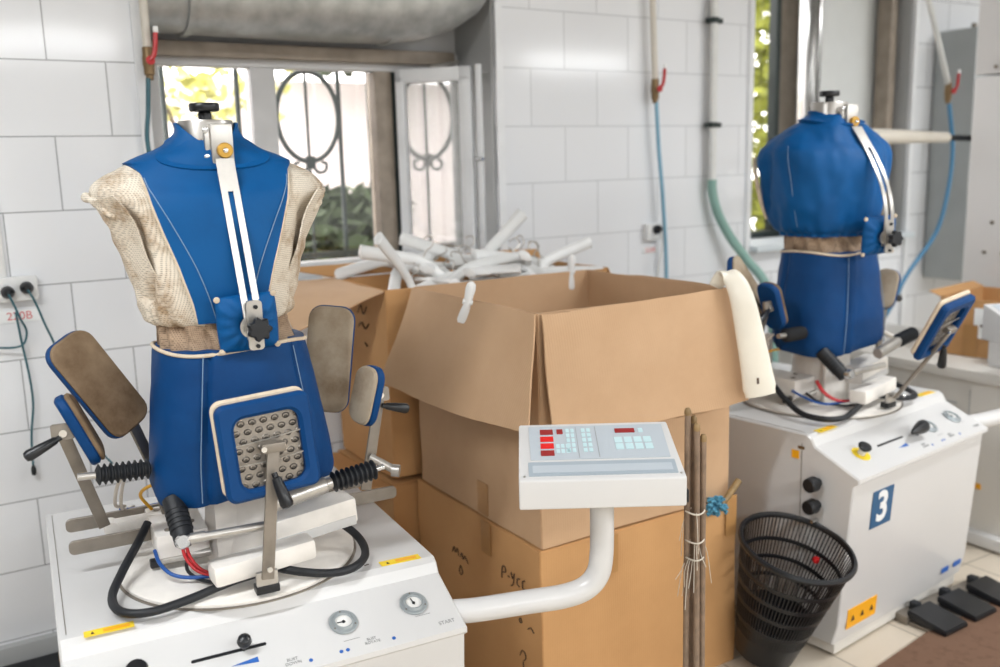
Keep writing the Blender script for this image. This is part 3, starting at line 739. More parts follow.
    def hd(ph, z, p):
        d_ = .004*fn(p, 9, 1)+.002*fn(p, 24, 2)
        for a0, w_, dep in ((-.42, .05, .010), (-.30, .04, -.004), (.70, .05, .010), (1.9, .06, .008), (-1.9, .06, .008)): d_ -= dep*math.exp(-((ph-a0-(z-1.1)*.25)/w_)**2)
        d_ += .006*math.sin(ph*9)*max(0, (.92-z)/.05)
        return d_
    q = hip.mesh(.884, 1.225, 44, 120, hd)
    for v in q.bm.verts:
        if v.co.z < .94: v.co.z += (.94-v.co.z)*.40*(1+math.sin(math.atan2(v.co.x, -v.co.y)*2.0+.6))*.5
    hf = q.build('hip_form', 'navy', T, sharp=60)
    rm = MB(); ring = [hip.pt(2*math.pi*i/60, 1.222+.006*math.sin(3*2*math.pi*i/60), .001) for i in range(61)]
    rm.tube(ring, .0042, 8, 2); rm.build('rim_binding', 'cream', hf)
    for a0 in (-.46, .66):
        q = MB(); q.tube([hip.pt(a0+(z-1.1)*.25, z, .003) for z in (.9, .98, 1.06, 1.14, 1.215)], .0012, 6, 4); q.build('seam', 'thread', hf)
    # rucked netting at the waist
    wst = Form([(1.17, .13, .11, .012, -.005, 2.2), (1.21, .148, .122, .010, -.005, 2.2), (1.25, .140, .118, .005, 0, 2.2), (1.30, .135, .112, 0, 0, 2.2), (1.33, .12, .10, 0, 0, 2.2)])
    wst.mesh(1.17, 1.32, 22, 120, lambda ph, z, p: .006*math.sin(ph*17+z*30)+.008*fn(p, 18, 5)).build('waist_sleeve', 'netbrown', T, sharp=80)
    # ---- torso form
    if allblue:
        keys = [(1.285, .142, .138, 0, .005, 2.3), (1.30, .166, .156, 0, .005, 2.3), (1.36, .190, .172, 0, .008, 2.4), (1.43, .206, .182, 0, .010, 2.4), (1.50, .220, .184, 0, .012, 2.3), (1.55, .224, .174, 0, .014, 2.2), (1.58, .208, .154, 0, .014, 2.1), (1.605, .178, .130, 0, .010, 2.05), (1.63, .134, .104, 0, .006, 2), (1.65, .094, .082, 0, 0, 2), (1.67, .070, .066, 0, 0, 2)]
    else:
        keys = [(1.275, .138, .114, 0, 0, 2.2), (1.29, .155, .120, 0, 0, 2.3), (1.34, .170, .128, 0, 0, 2.4), (1.40, .185, .134, 0, .002, 2.4), (1.47, .206, .134, 0, .004, 2.4), (1.52, .228, .130, 0, .004, 2.4), (1.55, .244, .122, 0, .004, 2.4), (1.570, .246, .110, 0, .004, 2.4), (1.59, .226, .098, 0, .002, 2.3), (1.61, .188, .088, 0, 0, 2.2), (1.632, .140, .080, 0, 0, 2.1), (1.65, .094, .072, 0, 0, 2), (1.67, .068, .063, 0, 0, 2)]
    tor = Form(smooth_keys(keys))
    def gath(ph, z): return .004*math.sin(ph*26+math.sin(ph*5)*2)*max(0, 1-(z-1.28)/.05)
    def td(ph, z, p):
        s_ = math.copysign(1, ph); ap = abs(ph)
        d_ = .005*fn(p, 10, 3)+.0025*fn(p, 26, 4)+gath(ph, z)
        if not allblue:
            d_ -= .022*math.exp(-((ap-1.02-(1.48-z)*.9)/.17)**2)*max(0, min(1, (1.545-z)/.04))*max(0, min(1, (z-1.30)/.05))
            d_ += .006*math.exp(-((ap-1.5)/.2)**2)*max(0, min(1, (1.55-z)/.03))
            d_ += .005*fn(p, 34, 8)*(1 if ap > .8 else 0)
        else:
            d_ += .016*fn(Vector((p.x, p.y, p.z*.5)), 12, 6)+.006*fn(Vector((p.x, p.y, p.z*.35)), 30, 7)
            d_ -= .016*math.exp(-((ap-1.75-(1.45-z)*1.2)/.12)**2)*max(0, min(1, (1.56-z)/.05))*max(0, min(1, (z-1.33)/.05))
        return d_
    tf = tor.mesh(1.275, 1.668, 70, 150, td).build('torso_form', 'blue' if allblue else 'net', T, sharp=80)
    if allblue:
        P = [tor.pt(-1.95+.08*math.sin(k*.6)-.05*k, z, .010) for k, z in enumerate((1.33, 1.37, 1.42, 1.47, 1.51, 1.535))]
        q = MB(); q.tube(P, .0075, 8, 5, lambda t: .5+.5*math.sin(math.pi*max(.06, min(.94, t)))); q.build('piping', 'cream', tf)
        for a0 in (-1.2, -2.0):
            q = MB(); q.tube([tor.pt(a0+.1*(z-1.4), z, .006) for z in (1.31, 1.38, 1.45, 1.52, 1.57)], .0011, 6, 4); q.build('seam', 'thread', tf)
    else:
        def half(z):
            pts = [(1.27, .062), (1.33, .074), (1.40, .092), (1.47, .114), (1.54, .134), (1.60, .146), (1.615, .16), (1.63, .20), (1.70, .3)]
            for a, b in zip(pts, pts[1:]):
                if a[0] <= z <= b[0]: return a[1]+(b[1]-a[1])*(z-a[0])/(b[0]-a[0])
            return .3
        fp_ = tor.panel(1.283, 1.664, half, .008, .004, 60, 40, 0, lambda ph, z, p: .0025*fn(p, 9, 3)+gath(ph, z)*.5).build('bodice_panel', 'blue', tf, sharp=80)
        tor.panel(1.283, 1.664, half, .008, .004, 60, 40, math.pi).build('bodice_panel', 'blue', tf, sharp=80)
        # edging and stitch lines down the panel
        for s_ in (-1, 1):
            def edge(z, k, off):
                _, a, b, cx, cy, p = tor.at(z); xb = min(half(z)*k, a*.999); return tor.pt(s_*math.asin((xb/a)**(p/2)), z, off)
            zs = [1.29+.3*i/16 for i in range(17)]
            q = MB(); q.tube([edge(z, 1.02, .008) for z in zs], .0032, 8, 2); q.build('panel_edging', 'cream', tf)
            q = MB(); q.tube([edge(z, .98-.55*(1.59-z)/.3*.55 if False else .97-.0*z, .0115) if z > 1.56 else edge(z, .95-.5*(1.56-z)/.28, .0115) for z in zs], .0011, 6, 2); q.build('stitching', 'thread', tf)
        # rolled sleeve ends at the shoulder tips
        for s_ in (-1, 1):
            P = []
            for i in range(17):
                t = i/16; ph = s_*(1.05+.95*t); z = 1.568-.055*(1-t)**2-.02*t*t
                P.append(tor.pt(ph, z, .004+.004*math.sin(t*13)))
            q = MB(); q.tube(P, .0085, 10, 3, lambda t: 1+.22*math.sin(t*23)+.12*math.sin(t*61)); q.build('sleeve_roll', 'net', tf, sharp=80)
            q = MB(); gpts = []
            for i in range(25):
                t = i/24; row = []
                for j in range(9):
                    u = j/8; z = 1.545-.235*t
                    _, a, b, cx, cy, p = tor.at(z); x = s_*(a+.003-.035*u+.004*math.sin(9*t+u*3)); y = -.035-.075*u-.016*math.sin(math.pi*t)+.004*fn((x, t, u), 20, 9)
                    row.append((x*(1-.06*t), y*(1-.35*t), z+.012*u))
                gpts.append(row)
            q.sheet(gpts, .003); q.build('sleeve_flap', 'net', tf, sharp=80)
    # collar, neck and its clamp
    q = MB(); g_ = []
    for i in range(11):
        row = []; t = i/10
        for j in range(61):
            ph = -math.pi+2*math.pi*j/60; front = max(0, math.cos(ph))**1.5
            zb, zt = (1.652-.02*front, 1.682-.03*front) if allblue else (1.664-.062*front, 1.704-.050*max(0, math.cos(ph))**2.2)
            lo_ = tor.pt(ph, zb, .0115); hi = Vector((.0655*math.sin(ph), -.0635*math.cos(ph)-.010*front, zt))
            p = lo_.lerp(hi, t); k = 1-.16*math.sin(math.pi*t)*(1-.5*front); row.append(Vector((p.x*k, p.y*k, p.z)))
        g_.append(row)
    q.sheet(g_, .006); q.build('collar', 'blue', T, sharp=80)
    q = MB(); q.lathe([(.02, 1.58), (.0585, 1.58), (.0585, 1.703), (.0565, 1.708), (.02, 1.708)], (0, 0, 0), None, 40); nk = q.build('neck_post', 'steel', T)
    q = MB(); q.lathe([(.010, 1.70), (.014, 1.703), (.014, 1.722), (.012, 1.727), (.030, 1.728), (.032, 1.731), (.032, 1.742), (.030, 1.745), (.003, 1.7455)], (0, 0, 0), None, 36); q.build('neck_knob', 'black', nk)
    # measuring strap down the front
    q = MB(); q.box((.014, -.085, 1.655), (.046, .022, .085), None, .003); q.box((-.012, -.075, 1.655), (.016, .02, .07), None, .003); sp = q.build('strap_bracket', 'steel', T)
    q = MB(); q.cyl((.017, -.095, 1.642), (.017, -.108, 1.642), .0165, chamfer=.002); q.build('brass_knob', 'brass', sp)
    q = MB(); q.lathe([(.0005, 0), (.006, 0), (.005, .004), (.0005, .005)], (.017, -.108, 1.642), frame_from((0, -1, 0)), 16)
    for z in (1.685, 1.63): q.lathe([(.0005, 0), (.006, 0), (.006, .006), (.0005, .007)], (-.018, -.085, z), frame_from((0, -1, 0)), 16)
    q.build('bolt', 'chrome', sp)
    bowl = .088 if allblue else 0
    def spt(t, x): return Vector((.012+.024*t+x, -.116-.072*t-bowl*math.sin(math.pi*min(1, t*.8)), 1.625-.375*t))
    for nm, xa, xb, ta, tb in (('', -.019, -.0065, 0, 1), ('', .0065, .019, 0, 1), ('', -.019, .019, 0, .16), ('', -.019, .019, .95, 1)):
        pass
    q = MB()
    for xa, xb, ta, tb in ((-.019, -.0055, 0, 1), (.0055, .019, 0, 1), (-.0054, .0054, 0, .18), (-.0054, .0054, .95, 1)):
        q.sheet([[spt(ta+(tb-ta)*i/14, xa), spt(ta+(tb-ta)*i/14, xb)] for i in range(15)], .003)
    q.build('measuring_strap', 'steel', T)
    cz = spt(.93, 0)
    q = MB(); g_ = []
    for i in range(21):
        row = []
        for j in range(21):
            u, v = -1+2*j/20, -1+2*i/20
            e = 1-.10*abs(v)**3*0; px_, pz_ = .064*u*(1-.05*v*v), .062*v*(1-.05*u*u)
            puff = .020*(1-u**4)*(1-v**4)+.0042*math.sin(math.atan2(v, u)*13)*min(1, math.hypot(u, v))*(1-max(abs(u), abs(v))**6)-.012*math.exp(-(u*u+v*v)/.12)
            row.append((px_, pz_, puff))
        g_.append(row)
    m_ = frame_from((0, -1, -.12), (-.05, 0, 1)); cc = cz+Vector((-.008, .028, .006))
    A = [[q.bm.verts.new(cc+m_ @ Vector((x, y, z+.0))) for x, y, z in row] for row in g_]
    Bv = [[q.bm.verts.new(cc+m_ @ Vector((x, y, -.8*z-.006))) for x, y, z in row] for row in g_]
    for i in range(20):
        for j in range(20):
            q.bm.faces.new((A[i][j], A[i][j+1], A[i+1][j+1], A[i+1][j])); q.bm.faces.new((Bv[i][j], Bv[i+1][j], Bv[i+1][j+1], Bv[i][j+1]))
    edge_ = [(0, j) for j in range(20)]+[(i, 20) for i in range(20)]+[(20, j) for j in range(20, 0, -1)]+[(i, 0) for i in range(20, 0, -1)]
    for a, b in zip(edge_, edge_[1:]+edge_[:1]): q.bm.faces.new((A[a[0]][a[1]], Bv[a[0]][a[1]], Bv[b[0]][b[1]], A[b[0]][b[1]]))
    cp = q.build('chest_pad', 'blue', T, sharp=70)
    q = MB()
    for (sx, sz) in ((-1, 1), (1, 1), (-1, -1), (1, -1)):
        p = cc+m_ @ Vector((sx*.059, sz*.057, 0)); q.lathe([(.001, -.004), (.006, -.003), (.007, 0), (.006, .003), (.001, .004)], p, m_, 12)
    q.build('corner_wear', 'cream', cp)
    q = MB(); q.plate(cz+Vector((0, -.006, .004)), (0, -1, 0), (0, 0, 1), .032, .105, .006, .008); q.lathe([(.004, 0), (.024, 0), (.024, .003), (.004, .004)], cz+Vector((-.006, .002, 0)), frame_from((0, -1, 0)), 28); q.build('clamp_plate', 'steel', cp)
    q = MB()
    for dz in (.043, -.040): q.lathe([(.0005, 0), (.0045, 0), (.0045, .005), (.0005, .005)], cz+Vector((.002, -.009, dz)), frame_from((0, -1, 0)), 14)
    q.build('bolt', 'black', cp)
    q = MB(); q.cyl(cz+Vector((.003, -.008, -.002)), cz+Vector((.003, -.026, -.002)), .006); q.build('stem', 'steel', cp)
    star_knob(cp, cz+Vector((.003, -.022, -.002)), (0, -1, .05), .0235)
    if allblue:
        tm = Matrix.Rotation(R(-16), 4, 'Z')
        for o_ in list(T.children):
            if o_.name.split('.')[0] in ('torso_form', 'collar', 'neck_post', 'strap_bracket', 'measuring_strap', 'chest_pad'):
                for q_ in [o_]+list(o_.children): q_.data.transform(tm)
    # ---- console on its bent tube
    q = MB(); E_ = Vector((.717, -.441, 0))
    q.tube([(.385, -.312, .598), (.45, -.345, .602), (.56, -.388, .612), (.64, -.414, .617), (.69, -.430, .632), (.718, -.439, .664), (.727, -.442, .715), (.728, -.443, .80), (.728, -.443, .875)], .0275, 28, 8); q.build('console_tube', 'white', T)
    q = MB(); mc = Matrix.Rotation(R(-27), 3, 'Z'); c0 = Vector((.722, -.436, -.006))
    def cp_(x, y, z): return c0+mc @ Vector((x, y, z))
    w0, w1_ = .181, .174
    P = [(-w0, -.108, .868), (w0, -.108, .868), (w1_, .108, .868), (-w1_, .108, .868)]; P2 = [(-w0, -.108, .934), (w0, -.108, .934), (w1_, .108, .998), (-w1_, .108, .998)]
    q.loft([[cp_(*p) for p in P], [cp_(*p) for p in P2]])
    bmesh.ops.bevel(q.bm, geom=q.bm.edges[:], offset=.005, segments=3, profile=.6, affect='EDGES')
    cons = q.build('console', 'white', T, sharp=30)
    un = (mc @ Vector((0, -.064, .216))).normalized(); uu = (mc @ Vector((0, .216, .064))).normalized(); ux = mc @ Vector((1, 0, 0)); om = Vector((0, 0, 0))
    sl_ = .2253
    def cs(u, v, h=0): # u along the face -1..1 (half width), v 0..1 from the front edge up
        base = cp_(0, -.108, .934)+uu*(v*sl_); return base+ux*(u*(w0+(w1_-w0)*v))+un*h
    fr = frame_from(un, uu)
    def face_plate(name, mat, u0_, u1_, v0, v1, h, t, parent, r=.002):
        b = MB(); p = (cs(u0_, v0)+cs(u1_, v1))/2; w_ = (cs(u1_, (v0+v1)/2)-cs(u0_, (v0+v1)/2)).length
        b.plate((cs(u0_, (v0+v1)/2)+cs(u1_, (v0+v1)/2))/2+un*h, un, uu, w_, (v1-v0)*sl_, t, r); return b.build(name, mat, parent)
    face_plate('keypad_overlay', 'overlay', -.86, .90, .34, .94, .0006, .0012, cons)
    face_plate('label_strip', 'overlay2', -.88, .92, .07, .30, .0006, .0012, cons); face_plate('label_strip', 'overlay', -.83, .87, .12, .24, .0012, .0012, cons)
    for k, vv in enumerate((.83, .70, .575, .45)):
        face_plate('led_display', 'red_led' if k in (1, 2) else 'dark_led', -.72, -.55, vv-.045, vv+.045, .0018, .0016, cons, .001)
    face_plate('led_display', 'dark_led', -.50, -.42, .79, .875, .0018, .0016, cons, .001)
    face_plate('led_display', 'dark_led', .27, .53, .79, .865, .0018, .0016, cons, .001)
    for u in (-.245, .01): face_plate('divider_line', 'print_grey', u, u+.006, .36, .92, .0014, .0006, cons, .0003)
    for kx in range(2):
        for kv in range(5): face_plate('key', 'key', -.38+.065*kx-.0, -.335+.065*kx, .46+.09*kv, .525+.09*kv, .0016, .0012, cons, .001)
    for kx in range(2):
        for kv in range(5): face_plate('key', 'key', -.175+.07*kx, -.125+.07*kx, .46+.09*kv, .525+.09*kv, .0016, .0012, cons, .001)
    for kx in range(3):
        for kv in range(2): face_plate('key', 'key', -.52+.062*kx, -.475+.062*kx, .45+.09*kv, .515+.09*kv, .0016, .0012, cons, .001)
    for kx in range(4):
        for kv in range(2): face_plate('key', 'key', .24+.125*kx, .34+.125*kx, .49+.12*kv, .59+.12*kv, .0016, .0012, cons, .001)
    face_plate('key', 'key', .58, .64, .79, .865, .0016, .0012, cons, .001)
    for u in (-.93, .95):
        b = MB(); b.lathe([(.0005, 0), (.0028, 0), (.0024, .0015), (.0005, .002)], cs(u, .07), fr, 14); b.build('screw', 'steel', cons)
    q = MB(); q.box(cp_(.186, -.045, .872), (.02, .03, .03), mc, .004); q.build('cable_socket', 'black', cons)
    if three:
        q = MB(); q.box((-hw-.001, -.185, .63), (.002, .026, .026)); q.build('warning_label', 'orange', T)
        fnm = Vector((0, -1, -.075)).normalized()
        def fy(z): return -.352-(z-.12)*(.033/.455)-.0012
        b = MB(); b.plate((-.228, fy(.468)-.0004, .468), (0, -1, -.073), (0, 0, 1), .118, .122, .0016, .002); b = b.build('number_plate', 'signblue', T)
        lettering('lettering', '3', .135, 'signwhite', (-.228, fy(.468)-.0016, .468), (0, -1, -.073), (0, 0, 1), b, bold=.004)
        b = MB(); b.plate((-.272, fy(.12)-.0004, .125), (0, -1, -.073), (0, 0, 1), .165, .066, .0016, .001); b = b.build('warning_label', 'orange', T)
        for k in range(3):
            x = -.325+.053*k; s2 = MB(); s2.prism([(x-.010, fy(.115)-.0022, .115), (x+.010, fy(.115)-.0022, .115), (x, fy(.132)-.0022, .134)], (0, -.0006, 0)); s2.build('symbol', 'ink', b)
        for k, (x, w_) in enumerate(((.26, .05), (.345, .055))):
            b = MB(); b.plate((x, fy(.105), .105), (0, -1, -.073), (0, 0, 1), w_, .02, .001, .006); b.build('print_mark', 'print_blue', cab)
        for z in (.560, .490):
            b = MB(); b.cyl((-hw, -.268, z), (-hw-.020, -.268, z), .014, chamfer=.002); b.cyl((-hw-.020, -.268, z), (-hw-.055, -.268, z), .024, .022, chamfer=.004); b.build('regulator_knob', 'black', T)
        b = MB(); b.cyl((-hw, -.268, .44), (-hw-.03, -.268, .44), .006); b.build('pipe_stub', 'chrome', T)
    return T

f1 = finisher('white garment finisher with netted shoulders and five clamp pads, console before the cartons', (.554, 2.107, 0), R(-4.5), 1.0, False, False)
f3 = finisher('white garment finisher with all-blue torso and number 3 plate, beside the black basket', (2.706, 2.21, 0), R(6.5), 1.04, True, True)

# pedals in front of the machine numbered 3
pt = thing('foot_pedal', 'row of three black foot pedals on the floor by the machine numbered 3', 'foot pedal', (2.975, 1.775, 0), R(1))
b = MB(); b.box((0, .075, .018), (.50, .05, .03), None, .004); b.box((0, .02, .008), (.48, .10, .012), None, .003); b.build('base', 'dullsteel', pt)
for x in (-.175, .0, .175):
    b = MB(); b.prism([(x-.065, -.085, .012), (x-.065, .06, .022), (x-.065, .06, .052), (x-.065, -.085, .030)], (.13, 0, 0)); bmesh.ops.bevel(b.bm, geom=b.bm.edges[:], offset=.004, segments=2, affect='EDGES'); b = b.build('pedal', 'black', pt)
    q = MB(); q.box((x, .072, .045), (.03, .03, .03), None, .004); q.build('hinge', 'rubber', b)
mt = MB(); g_ = []
for i in range(2):
    pass
mo = thing('floor_mat', 'brown felted mat lying on the floor below the pedals', 'mat', (3.24, 1.82, 0), R(8))
b = MB(); b.plate((-.62, -.55, .006), (0, 0, 1), (0, 1, 0), 1.3, 1.1, .011, .05, .003); b.build('mat_body', 'mat', mo)

# ------------------------------------------------------------------ cartons
def wobble(p, s=.004, seed=0): return Vector(p)+Vector((fn(p, 6, seed), fn(p, 6, seed+3), fn(p, 6, seed+5)))*s
def board(b, p00, p01, p11, p10, n=10, t=.005, bow=0, bdir=(0, 0, 0), seed=0, wob=.004):
    g_ = []
    for i in range(n+1):
        u = i/n; row = []
        for j in range(n+1):
            v = j/n; p = Vector(p00)*(1-u)*(1-v)+Vector(p01)*(1-u)*v+Vector(p11)*u*v+Vector(p10)*u*(1-v)
            p = wobble(p, wob, seed)+Vector(bdir)*bow*math.sin(math.pi*v)*u
            row.append(p)
        g_.append(row)
    b.sheet(g_, t); return b
def carton(T, x0, x1, y0, y1, z0, z1, mat, seed=0):
    b = MB()
    board(b, (x0, y0, z0), (x1, y0, z0), (x1, y0, z1), (x0, y0, z1), seed=seed); board(b, (x0, y1, z0), (x1, y1, z0), (x1, y1, z1), (x0, y1, z1), seed=seed)
    board(b, (x0, y0, z0), (x0, y1, z0), (x0, y1, z1), (x0, y0, z1), seed=seed); board(b, (x1, y0, z0), (x1, y1, z0), (x1, y1, z1), (x1, y0, z1), seed=seed)
    board(b, (x0, y0, z0+.004), (x1, y0, z0+.004), (x1, y1, z0+.004), (x0, y1, z0+.004), seed=seed)
    return b.build('carton_body', mat, T, sharp=50)
def tapestrip(T, c, n, up, w, h): MB().plate(c, n, up, w, h, .0012, .002).build('tape', 'tape', T)
def scribble(T, strokes, origin, ex, ey, r=.0017):
    b = MB(); o = Vector(origin); ex, ey = Vector(ex), Vector(ey)
    for s_ in strokes: b.tube([o+ex*p[0]+ey*p[1] for p in s_], r, 6, 4)
    b.build('handwriting', 'ink', T)

big = thing('cardboard_box', 'open brown carton with folded-down flaps, on top of a closed carton in the middle', 'cardboard box', (0, 0, 0))
X0, X1, Y0, Y1, Z0, Z1 = 1.345, 2.045, 2.005, 2.715, .560, 1.212
carton(big, X0, X1, Y0, Y1, Z0, Z1, 'card', 1)
b = MB(); board(b, (X0+.005, Y0-.012, Z1), (X1+.005, Y0-.012, Z1+.004), (X1+.015, Y0-.065, Z1-.335), (X0+.012, Y0-.040, Z1-.315), 12, .005, .018, (0, 0, -1), 2, .010); b.build('flap', 'card', big, sharp=50)
b = MB(); board(b, (X0-.010, Y1, Z1), (X0-.010, Y0, Z1), (X0-.085, Y0-.070, Z1-.295), (X0-.165, Y1-.06, Z1-.285), 12, .005, .012, (0, 0, -1), 3, .010); b.build('flap', 'card', big, sharp=50)
b = MB(); board(b, (X1+.010, Y0+.01, Z1), (X1+.010, Y1, Z1), (X1+.09, Y1, Z1-.32), (X1+.06, Y0+.01, Z1-.33), 10, .005, 0, (0, 0, 0), 4, .008); b.build('flap', 'card', big, sharp=50)
b = MB(); board(b, (X0, Y1+.006, Z1), (X1, Y1+.006, Z1), (X1, Y1+.02, Z1-.30), (X0, Y1+.02, Z1-.30), 10, .005, 0, (0, 0, 0), 5, .004); b.build('flap', 'card', big, sharp=50)
tapestrip(big, (X0-.006, 2.31, .615), (-1, 0, 0), (0, 0, 1), .06, .10)
low = thing('cardboard_box', 'brown carton with handwriting standing on the floor under the open flapped carton', 'cardboard box', (0, 0, 0))
carton(low, 1.338, 2.078, 2.0, 2.74, 0, .552, 'cardold', 6)
b = MB(); board(b, (1.338, 2.0, .553), (2.078, 2.0, .553), (2.078, 2.74, .553), (1.338, 2.74, .553), 8, .004, 0, (0, 0, 0), 6, .002); b.build('lid', 'cardold', low, sharp=50)
tapestrip(low, (1.331, 2.285, .50), (-1, 0, 0), (0, 0, 1), .055, .10); tapestrip(low, (1.57, 1.992, .49), (0, -1, 0), (0, 0, 1), .058, .115); tapestrip(low, (2.05, 1.992, .50), (0, -1, 0), (0, 0, 1), .045, .13)
S1 = [[(0, 0), (.004, .035), (.018, .04), (.022, .026), (.006, .020)], [(.034, .018), (.044, .018)], [(.052, .036), (.06, .02), (.07, .038)], [(.07, .038), (.062, .004), (.05, -.006)], [(.098, .032), (.085, .028), (.084, .012), (.096, .008)], [(.124, .036), (.112, .03), (.113, .010), (.126, .010)], [(.075, -.02), (.07, -.045), (.085, -.05), (.088, -.034), (.074, -.034)], [(.10, -.03), (.096, -.05), (.11, -.05), (.112, -.03)], [(.125, -.03), (.122, -.055), (.135, -.035), (.137, -.056)]]
S2 = [[(0, 0), (.006, .03), (.018, .028), (.008, .012), (.022, .006), (.012, -.004), (0, 0)], [(.034, .016), (.05, .014)], [(.036, .0), (.055, .002)], [(.10, .012), (.108, .018), (.114, .008), (.105, .004), (.10, .012)], [(.145, .0), (.16, .01), (.175, 0)]]
S3 = [[(0, 0), (.01, .02), (.02, .004), (.032, .022), (.04, 0)], [(.05, .0), (.06, .015), (.07, -.002), (.08, .012), (.10, -.006)], [(.04, -.05), (.05, -.03), (.062, -.05), (.05, -.06), (.04, -.05)]]
scribble(low, S1, (1.332, 2.20, .405), (0, -1, 0), (0, 0, 1)); scribble(low, S2, (1.332, 2.21, .30), (0, -1, 0), (0, 0, 1)); scribble(low, S3, (1.332, 2.50, .38), (0, -1, 0), (0, 0, 1))
scribble(low, [[(0, 0), (.012, .02), (.028, .016), (.03, .002), (.018, -.01)], [(.016, -.014), (.018, -.036)]], (1.332, 2.11, .20), (0, -1, 0), (0, 0, 1))

far = thing('cardboard_box', 'open carton heaped with white plastic hangers, behind the middle carton', 'cardboard box', (0, 0, 0))
bx0, bx1, by0, by1, bz0, bz1 = 1.275, 2.19, 2.79, 3.235, .555, 1.20
carton(far, bx0, bx1, by0, by1, bz0, bz1, 'cardold', 11)
b = MB(); board(b, (bx0-.008, by0, bz1), (bx0-.008, by1, bz1), (.99, by1+.02, 1.205), (.955, by0-.03, 1.105), 10, .005, .02, (0, 0, 1), 12, .01); b.build('flap', 'card', far, sharp=50)
b = MB(); board(b, (bx0, by1+.0, bz1+.006), (bx1, by1+.0, bz1+.006), (bx1, by1+.025, bz1+.045), (bx0-.2, by1+.03, bz1+.05), 10, .005, 0, (0, 0, 0), 13, .006); b.build('flap', 'cardold', far, sharp=50)
b = MB(); board(b, (bx1+.006, by0, bz1), (bx1+.006, by1, bz1), (bx1+.10, by1, bz1-.16), (bx1+.10, by0, bz1-.16), 8, .005, 0, (0, 0, 0), 14, .006); b.build('flap', 'cardold', far, sharp=50)
scribble(far, [[(0, 0), (.03, .03), (.05, .0), (.08, .03)], [(.0, -.05), (.03, -.03), (.06, -.05), (.09, -.03)], [(.05, -.10), (.07, -.11)]], (bx0-.007, 3.02, 1.10), (0, -1, 0), (0, 0, 1), .0022)
farlow = thing('cardboard_box', 'brown carton with open lid flap on the floor under the carton of hangers', 'cardboard box', (0, 0, 0))
carton(farlow, 1.255, 2.21, 2.765, 3.25, 0, .535, 'cardold', 16)
b = MB(); board(b, (1.255, 2.765, .540), (2.2, 2.765, .540), (2.2, 3.25, .540), (1.255, 3.25, .540), 6, .004, 0, (0, 0, 0), 17, .002); b.build('lid', 'cardold', farlow, sharp=50)
b = MB(); board(b, (1.249, 2.77, .535), (1.249, 3.24, .535), (1.03, 3.24, .57), (1.04, 2.80, .55), 8, .005, 0, (0, 0, 0), 18, .02); b.build('flap', 'cardold', farlow, sharp=50)

# white plastic hangers heaped in the far carton
def hanger_mesh():
    b = MB(); g_ = []
    pts = catmull([(-.225, -.045, 0), (-.21, -.040, .0), (-.13, -.016, .003), (-.05, .010, .0), (0, .020, -.002), (.05, .010, 0), (.13, -.016, .003), (.21, -.040, 0), (.225, -.045, 0)], 5)
    rings = []; n = len(pts)
    for i, p in enumerate(pts):
        d = (pts[min(i+1, n-1)]-pts[max(i-1, 0)]).normalized(); u = Vector((-d.y, d.x, 0)).normalized(); e = abs(i/(n-1)-.5)*2
        w_ = .020+.007*e if e < .93 else .027*(1-(e-.93)/.09); th = .010+.008*e*(1 if e < .9 else .8)
        rings.append([p+u*w_*math.cos(a)+Vector((0, 0, th*math.sin(a))) for a in [2*math.pi*k/14 for k in range(14)]])
    b.loft(rings); return b
def hook_mesh(): 
    b = MB(); b.tube([(0, .03, 0), (0, .06, 0), (.012, .085, 0), (.016, .105, 0), (0, .122, 0), (-.018, .112, 0), (-.022, .10, 0)], .0028, 8, 5); return b
h0 = None
def put_hanger(loc, rot, label, sc=1.0):
    global h0
    if h0 is None:
        h0 = thing('coat_hanger', label, 'hanger', (0, 0, 0), 0, 'white hangers heaped in the far carton')
        hanger_mesh().build('hanger_arms', 'hanger', h0); hook_mesh().build('hook', 'steel', h0); r_ = h0
    else:
        r_ = h0.copy(); C.objects.link(r_)
        for ch in list(h0.children):
            c_ = ch.copy(); C.objects.link(c_); c_.parent = r_
    r_['label'] = label; r_.location = loc; r_.rotation_euler = rot; r_.scale = (sc,)*3
HL = [((1.45, 3.18, 1.235), (R(60), R(0), R(-28)), 'white hanger arm poking over the left rim of the hanger carton'),
      ((1.50, 2.98, 1.245), (R(75), R(28), R(-10)), 'long white hanger slanting from the near left rim up over the heap'),
      ((1.83, 3.06, 1.235), (R(80), R(-62), R(-15)), 'white hanger standing steeply in the middle of the heap'),
      ((1.95, 3.03, 1.215), (R(70), R(24), R(5)), 'white hanger rising to the right behind the steep one'),
      ((2.06, 2.98, 1.205), (R(65), R(-30), R(12)), 'white hanger drooping over the right end of the heap'),
      ((1.66, 3.10, 1.225), (R(20), R(8), R(35)), 'white hanger lying flat at the centre back of the heap'),
      ((1.62, 2.92, 1.205), (R(25), R(-10), R(-15)), 'white hanger lying low along the near edge of the heap'),
      ((1.80, 2.92, 1.195), (R(15), R(12), R(18)), 'white hanger low in front of the steep hanger'),
      ((1.98, 2.90, 1.185), (R(30), R(-6), R(-12)), 'white hanger low at the near right edge of the heap'),
      ((1.42, 2.92, 1.195), (R(70), R(60), R(20)), 'white hanger tucked at the near left corner of the carton'),
      ((1.72, 3.12, 1.235), (R(65), R(35), R(-40)), 'white hanger leaning at the back of the heap by the window'),
      ((1.90, 3.14, 1.20), (R(12), R(-5), R(60)), 'white hanger lying crosswise at the back right of the heap'),
      ((1.55, 3.05, 1.185), (R(10), R(5), R(80)), 'white hanger lying crosswise under the long slanting one'),
      ((1.75, 3.0, 1.165), (R(8), R(-8), R(-50)), 'white hanger buried in the middle of the heap'),
      ((2.04, 3.08, 1.165), (R(20), R(8), R(30)), 'white hanger buried under the right end of the heap')]
